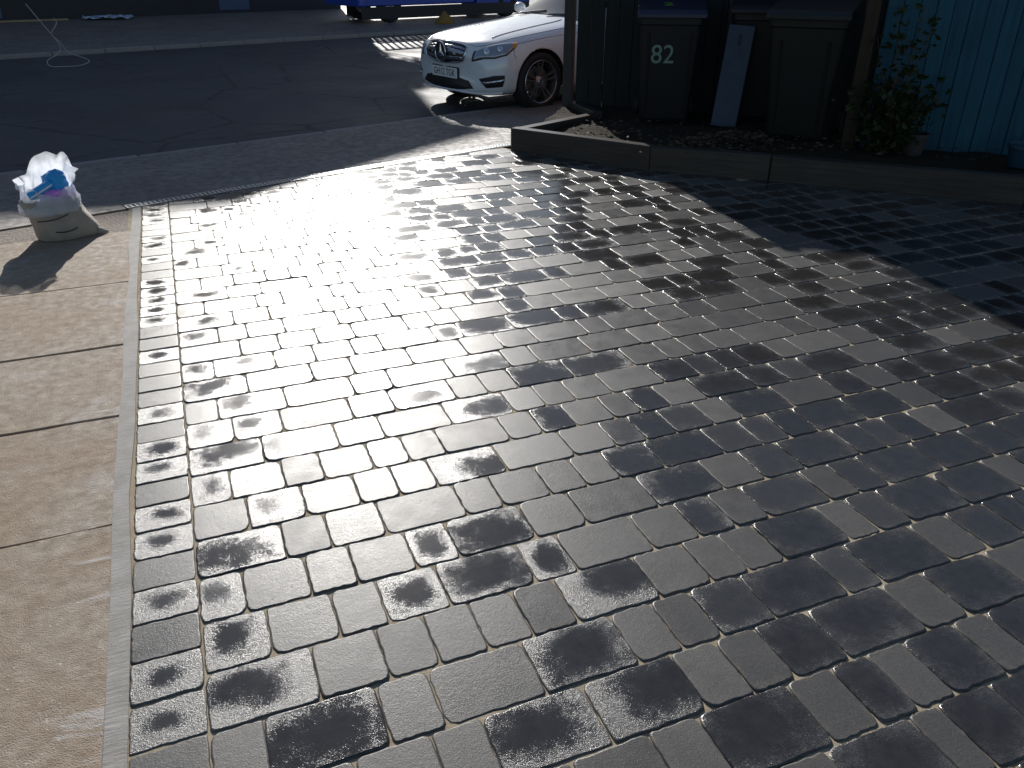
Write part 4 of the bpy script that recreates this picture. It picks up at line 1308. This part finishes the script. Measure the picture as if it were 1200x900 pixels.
for mi in (False, True):
    sg = -1 if mi else 1
    h_ = skin_patch('headlight', HEAD, 'car_trim', 0.004, 0.006, mirror=mi, cuts=4)
    inner = [Vector(p) for p in HEAD]; cen = sum(inner, Vector()) / len(inner)
    lens = [tuple(cen.lerp(p, .88)) for p in inner]
    skin_patch('lens', lens, 'lamp_clear', 0.010, 0.0, h_, mirror=mi, cuts=4)
    for q, rr in (((1.96, .63, .655), .040), ((1.86, .74, .690), .034)):
        co, nr, _, _ = bvh.find_nearest(Vector((q[0], q[1] * sg, q[2])))
        yv = (nr + Vector((.6, 0, 0))).normalized(); zv = Vector((0, 0, 1)); xv = yv.cross(zv).normalized(); zv = xv.cross(yv)
        MB().lathe([(0, .018), (rr * .6, .015), (rr * .85, .006), (rr, .012), (rr * 1.1, .004), (rr * 1.1, -.02)], 24, frame_mat(co, xv, yv, zv)).build('projector', 'lamp_core', h_, True)
    skin_patch('indicator', [(1.69, .775, .757), (1.645, .795, .752), (1.70, .822, .708), (1.745, .815, .70)], 'amber_lens', 0.013, 0.0, h_, mirror=mi, cuts=3)
    f_ = skin_patch('side_intake', FOG, 'car_black', 0.004, 0.006, mirror=mi, cuts=4)
    skin_patch('intake_fin', [(2.035, .635, .352), (1.862, .828, .388), (1.864, .822, .366), (2.03, .645, .332)], 'chrome', 0.012, 0.0, f_, mirror=mi, cuts=3)
    skin_line('bonnet_line', [(2.02, .47, .735), (1.95, .585, .735), (1.83, .66, .778), (1.62, .70, .822), (1.35, .72, .852), (.95, .735, .89), (.70, .745, .92)], 0.0035, 'car_trim', 0.0005, mirror=mi)
    skin_line('wing_line', [(1.63, .80, .757), (1.35, .83, .80), (.95, .845, .835), (.2, .85, .865)], 0.003, 'car_trim', 0.0003, mirror=mi)
    skin_line('crease', [(1.80, .52, .795), (1.39, .50, .868), (1.0, .48, .915), (.72, .47, .95)], 0.007, 'car_white', 0.001, mirror=mi)
    skin_line('bumper_line', [(1.72, .875, .60), (1.74, .868, .655), (1.72, .845, .70)], 0.003, 'car_trim', 0.0003, mirror=mi, n=4)
    # side windows, door lines, handle, mirror
    win = skin_patch('side_window', [(.10, .79, .955), (-.10, .72, 1.12), (-.45, .66, 1.29), (-1.15, .655, 1.27), (-1.50, .68, 1.13), (-1.62, .76, 1.0), (-1.2, .82, .965)], 'car_glass', 0.005, 0.004, mirror=mi, cuts=4)
    skin_line('door_line', [(.28, .88, .86), (.33, .885, .6), (.30, .88, .33)], 0.003, 'car_trim', 0.0003, mirror=mi)
    skin_line('door_line', [(-.72, .87, .90), (-.72, .885, .6), (-.74, .88, .33)], 0.003, 'car_trim', 0.0003, mirror=mi)
    skin_line('door_handle', [(-.45, .88, .80), (-.55, .88, .805), (-.65, .88, .80)], 0.012, 'chrome', 0.012, mirror=mi, n=4)
    t = bmesh.new(); bmesh.ops.create_icosphere(t, subdivisions=3, radius=1)
    for v in t.verts: v.co = Vector((.22 + v.co.x * .06, sg * (.97 + v.co.y * .105), 1.01 + v.co.z * .065))
    mb = MB(); mb.merge(t); mb.tube([(.22, sg * .80, .95), (.22, sg * .92, .985)], .022, 8)
    mb.build('door_mirror', 'car_white', car, True)
skin_patch('lower_intake', INT, 'car_black', 0.004, 0.006, cuts=4)
skin_line('bonnet_edge', [(2.02, -.47, .735), (2.035, -.25, .762), (2.04, 0, .77), (2.035, .25, .762), (2.02, .47, .735)], 0.004, 'car_trim', 0.0004)
skin_patch('windscreen', [(.62, -.66, .955), (.64, 0, .975), (.62, .66, .955), (.30, .60, 1.08), (-.08, .52, 1.33), (-.12, 0, 1.385), (-.08, -.52, 1.33), (.30, -.60, 1.08)], 'car_glass', 0.005, 0.004, cuts=5)
skin_patch('rear_window', [(-1.82, -.55, 1.09), (-1.85, 0, 1.11), (-1.82, .55, 1.09), (-1.45, .5, 1.31), (-1.42, 0, 1.35), (-1.45, -.5, 1.31)], 'car_glass', 0.005, 0.004, cuts=4)
for y0, y1 in ((.12, .55), (-.45, .0)):
    skin_line('wiper', [(.66, y0, .965), (.60, (y0 + y1) / 2, .985), (.55, y1, .99)], 0.008, 'car_black', 0.014, n=5)
px_ = max(bvh.ray_cast(Vector((3, y, .43)), Vector((-1, 0, 0)))[0].x for y in (-.26, 0, .26)) + .012
pl = MB().box((px_ - .01, -.262, .355), (px_, .262, .470), bevel=.004).build('number_plate', 'plate_white', car)
MB().box((px_ - .03, -.275, .345), (px_ - .0105, .275, .480), bevel=.004).build('plate_holder', 'plate_black', car)
text_mesh('plate_text', 'GH12 TGK', .105, 'plate_black', pl, frame_mat(Vector((px_ + .0008, 0, .412)), Vector((0, 1, 0)), Vector((0, 0, 1)), Vector((1, 0, 0))), .0006, .90)
skin_line('chin_lip', [(2.02, -.60, .215), (2.10, -.3, .225), (2.12, 0, .228), (2.10, .3, .225), (2.02, .60, .215), (1.85, .79, .225)], 0.014, 'car_white', 0.004)
for sg in (1, -1):
    skin_patch('tail_lamp', [(-2.28, sg * .80, .72), (-2.28, sg * .80, .86), (-2.37, sg * .55, .86), (-2.38, sg * .5, .74)], 'red_plastic', .006, .004, cuts=3)
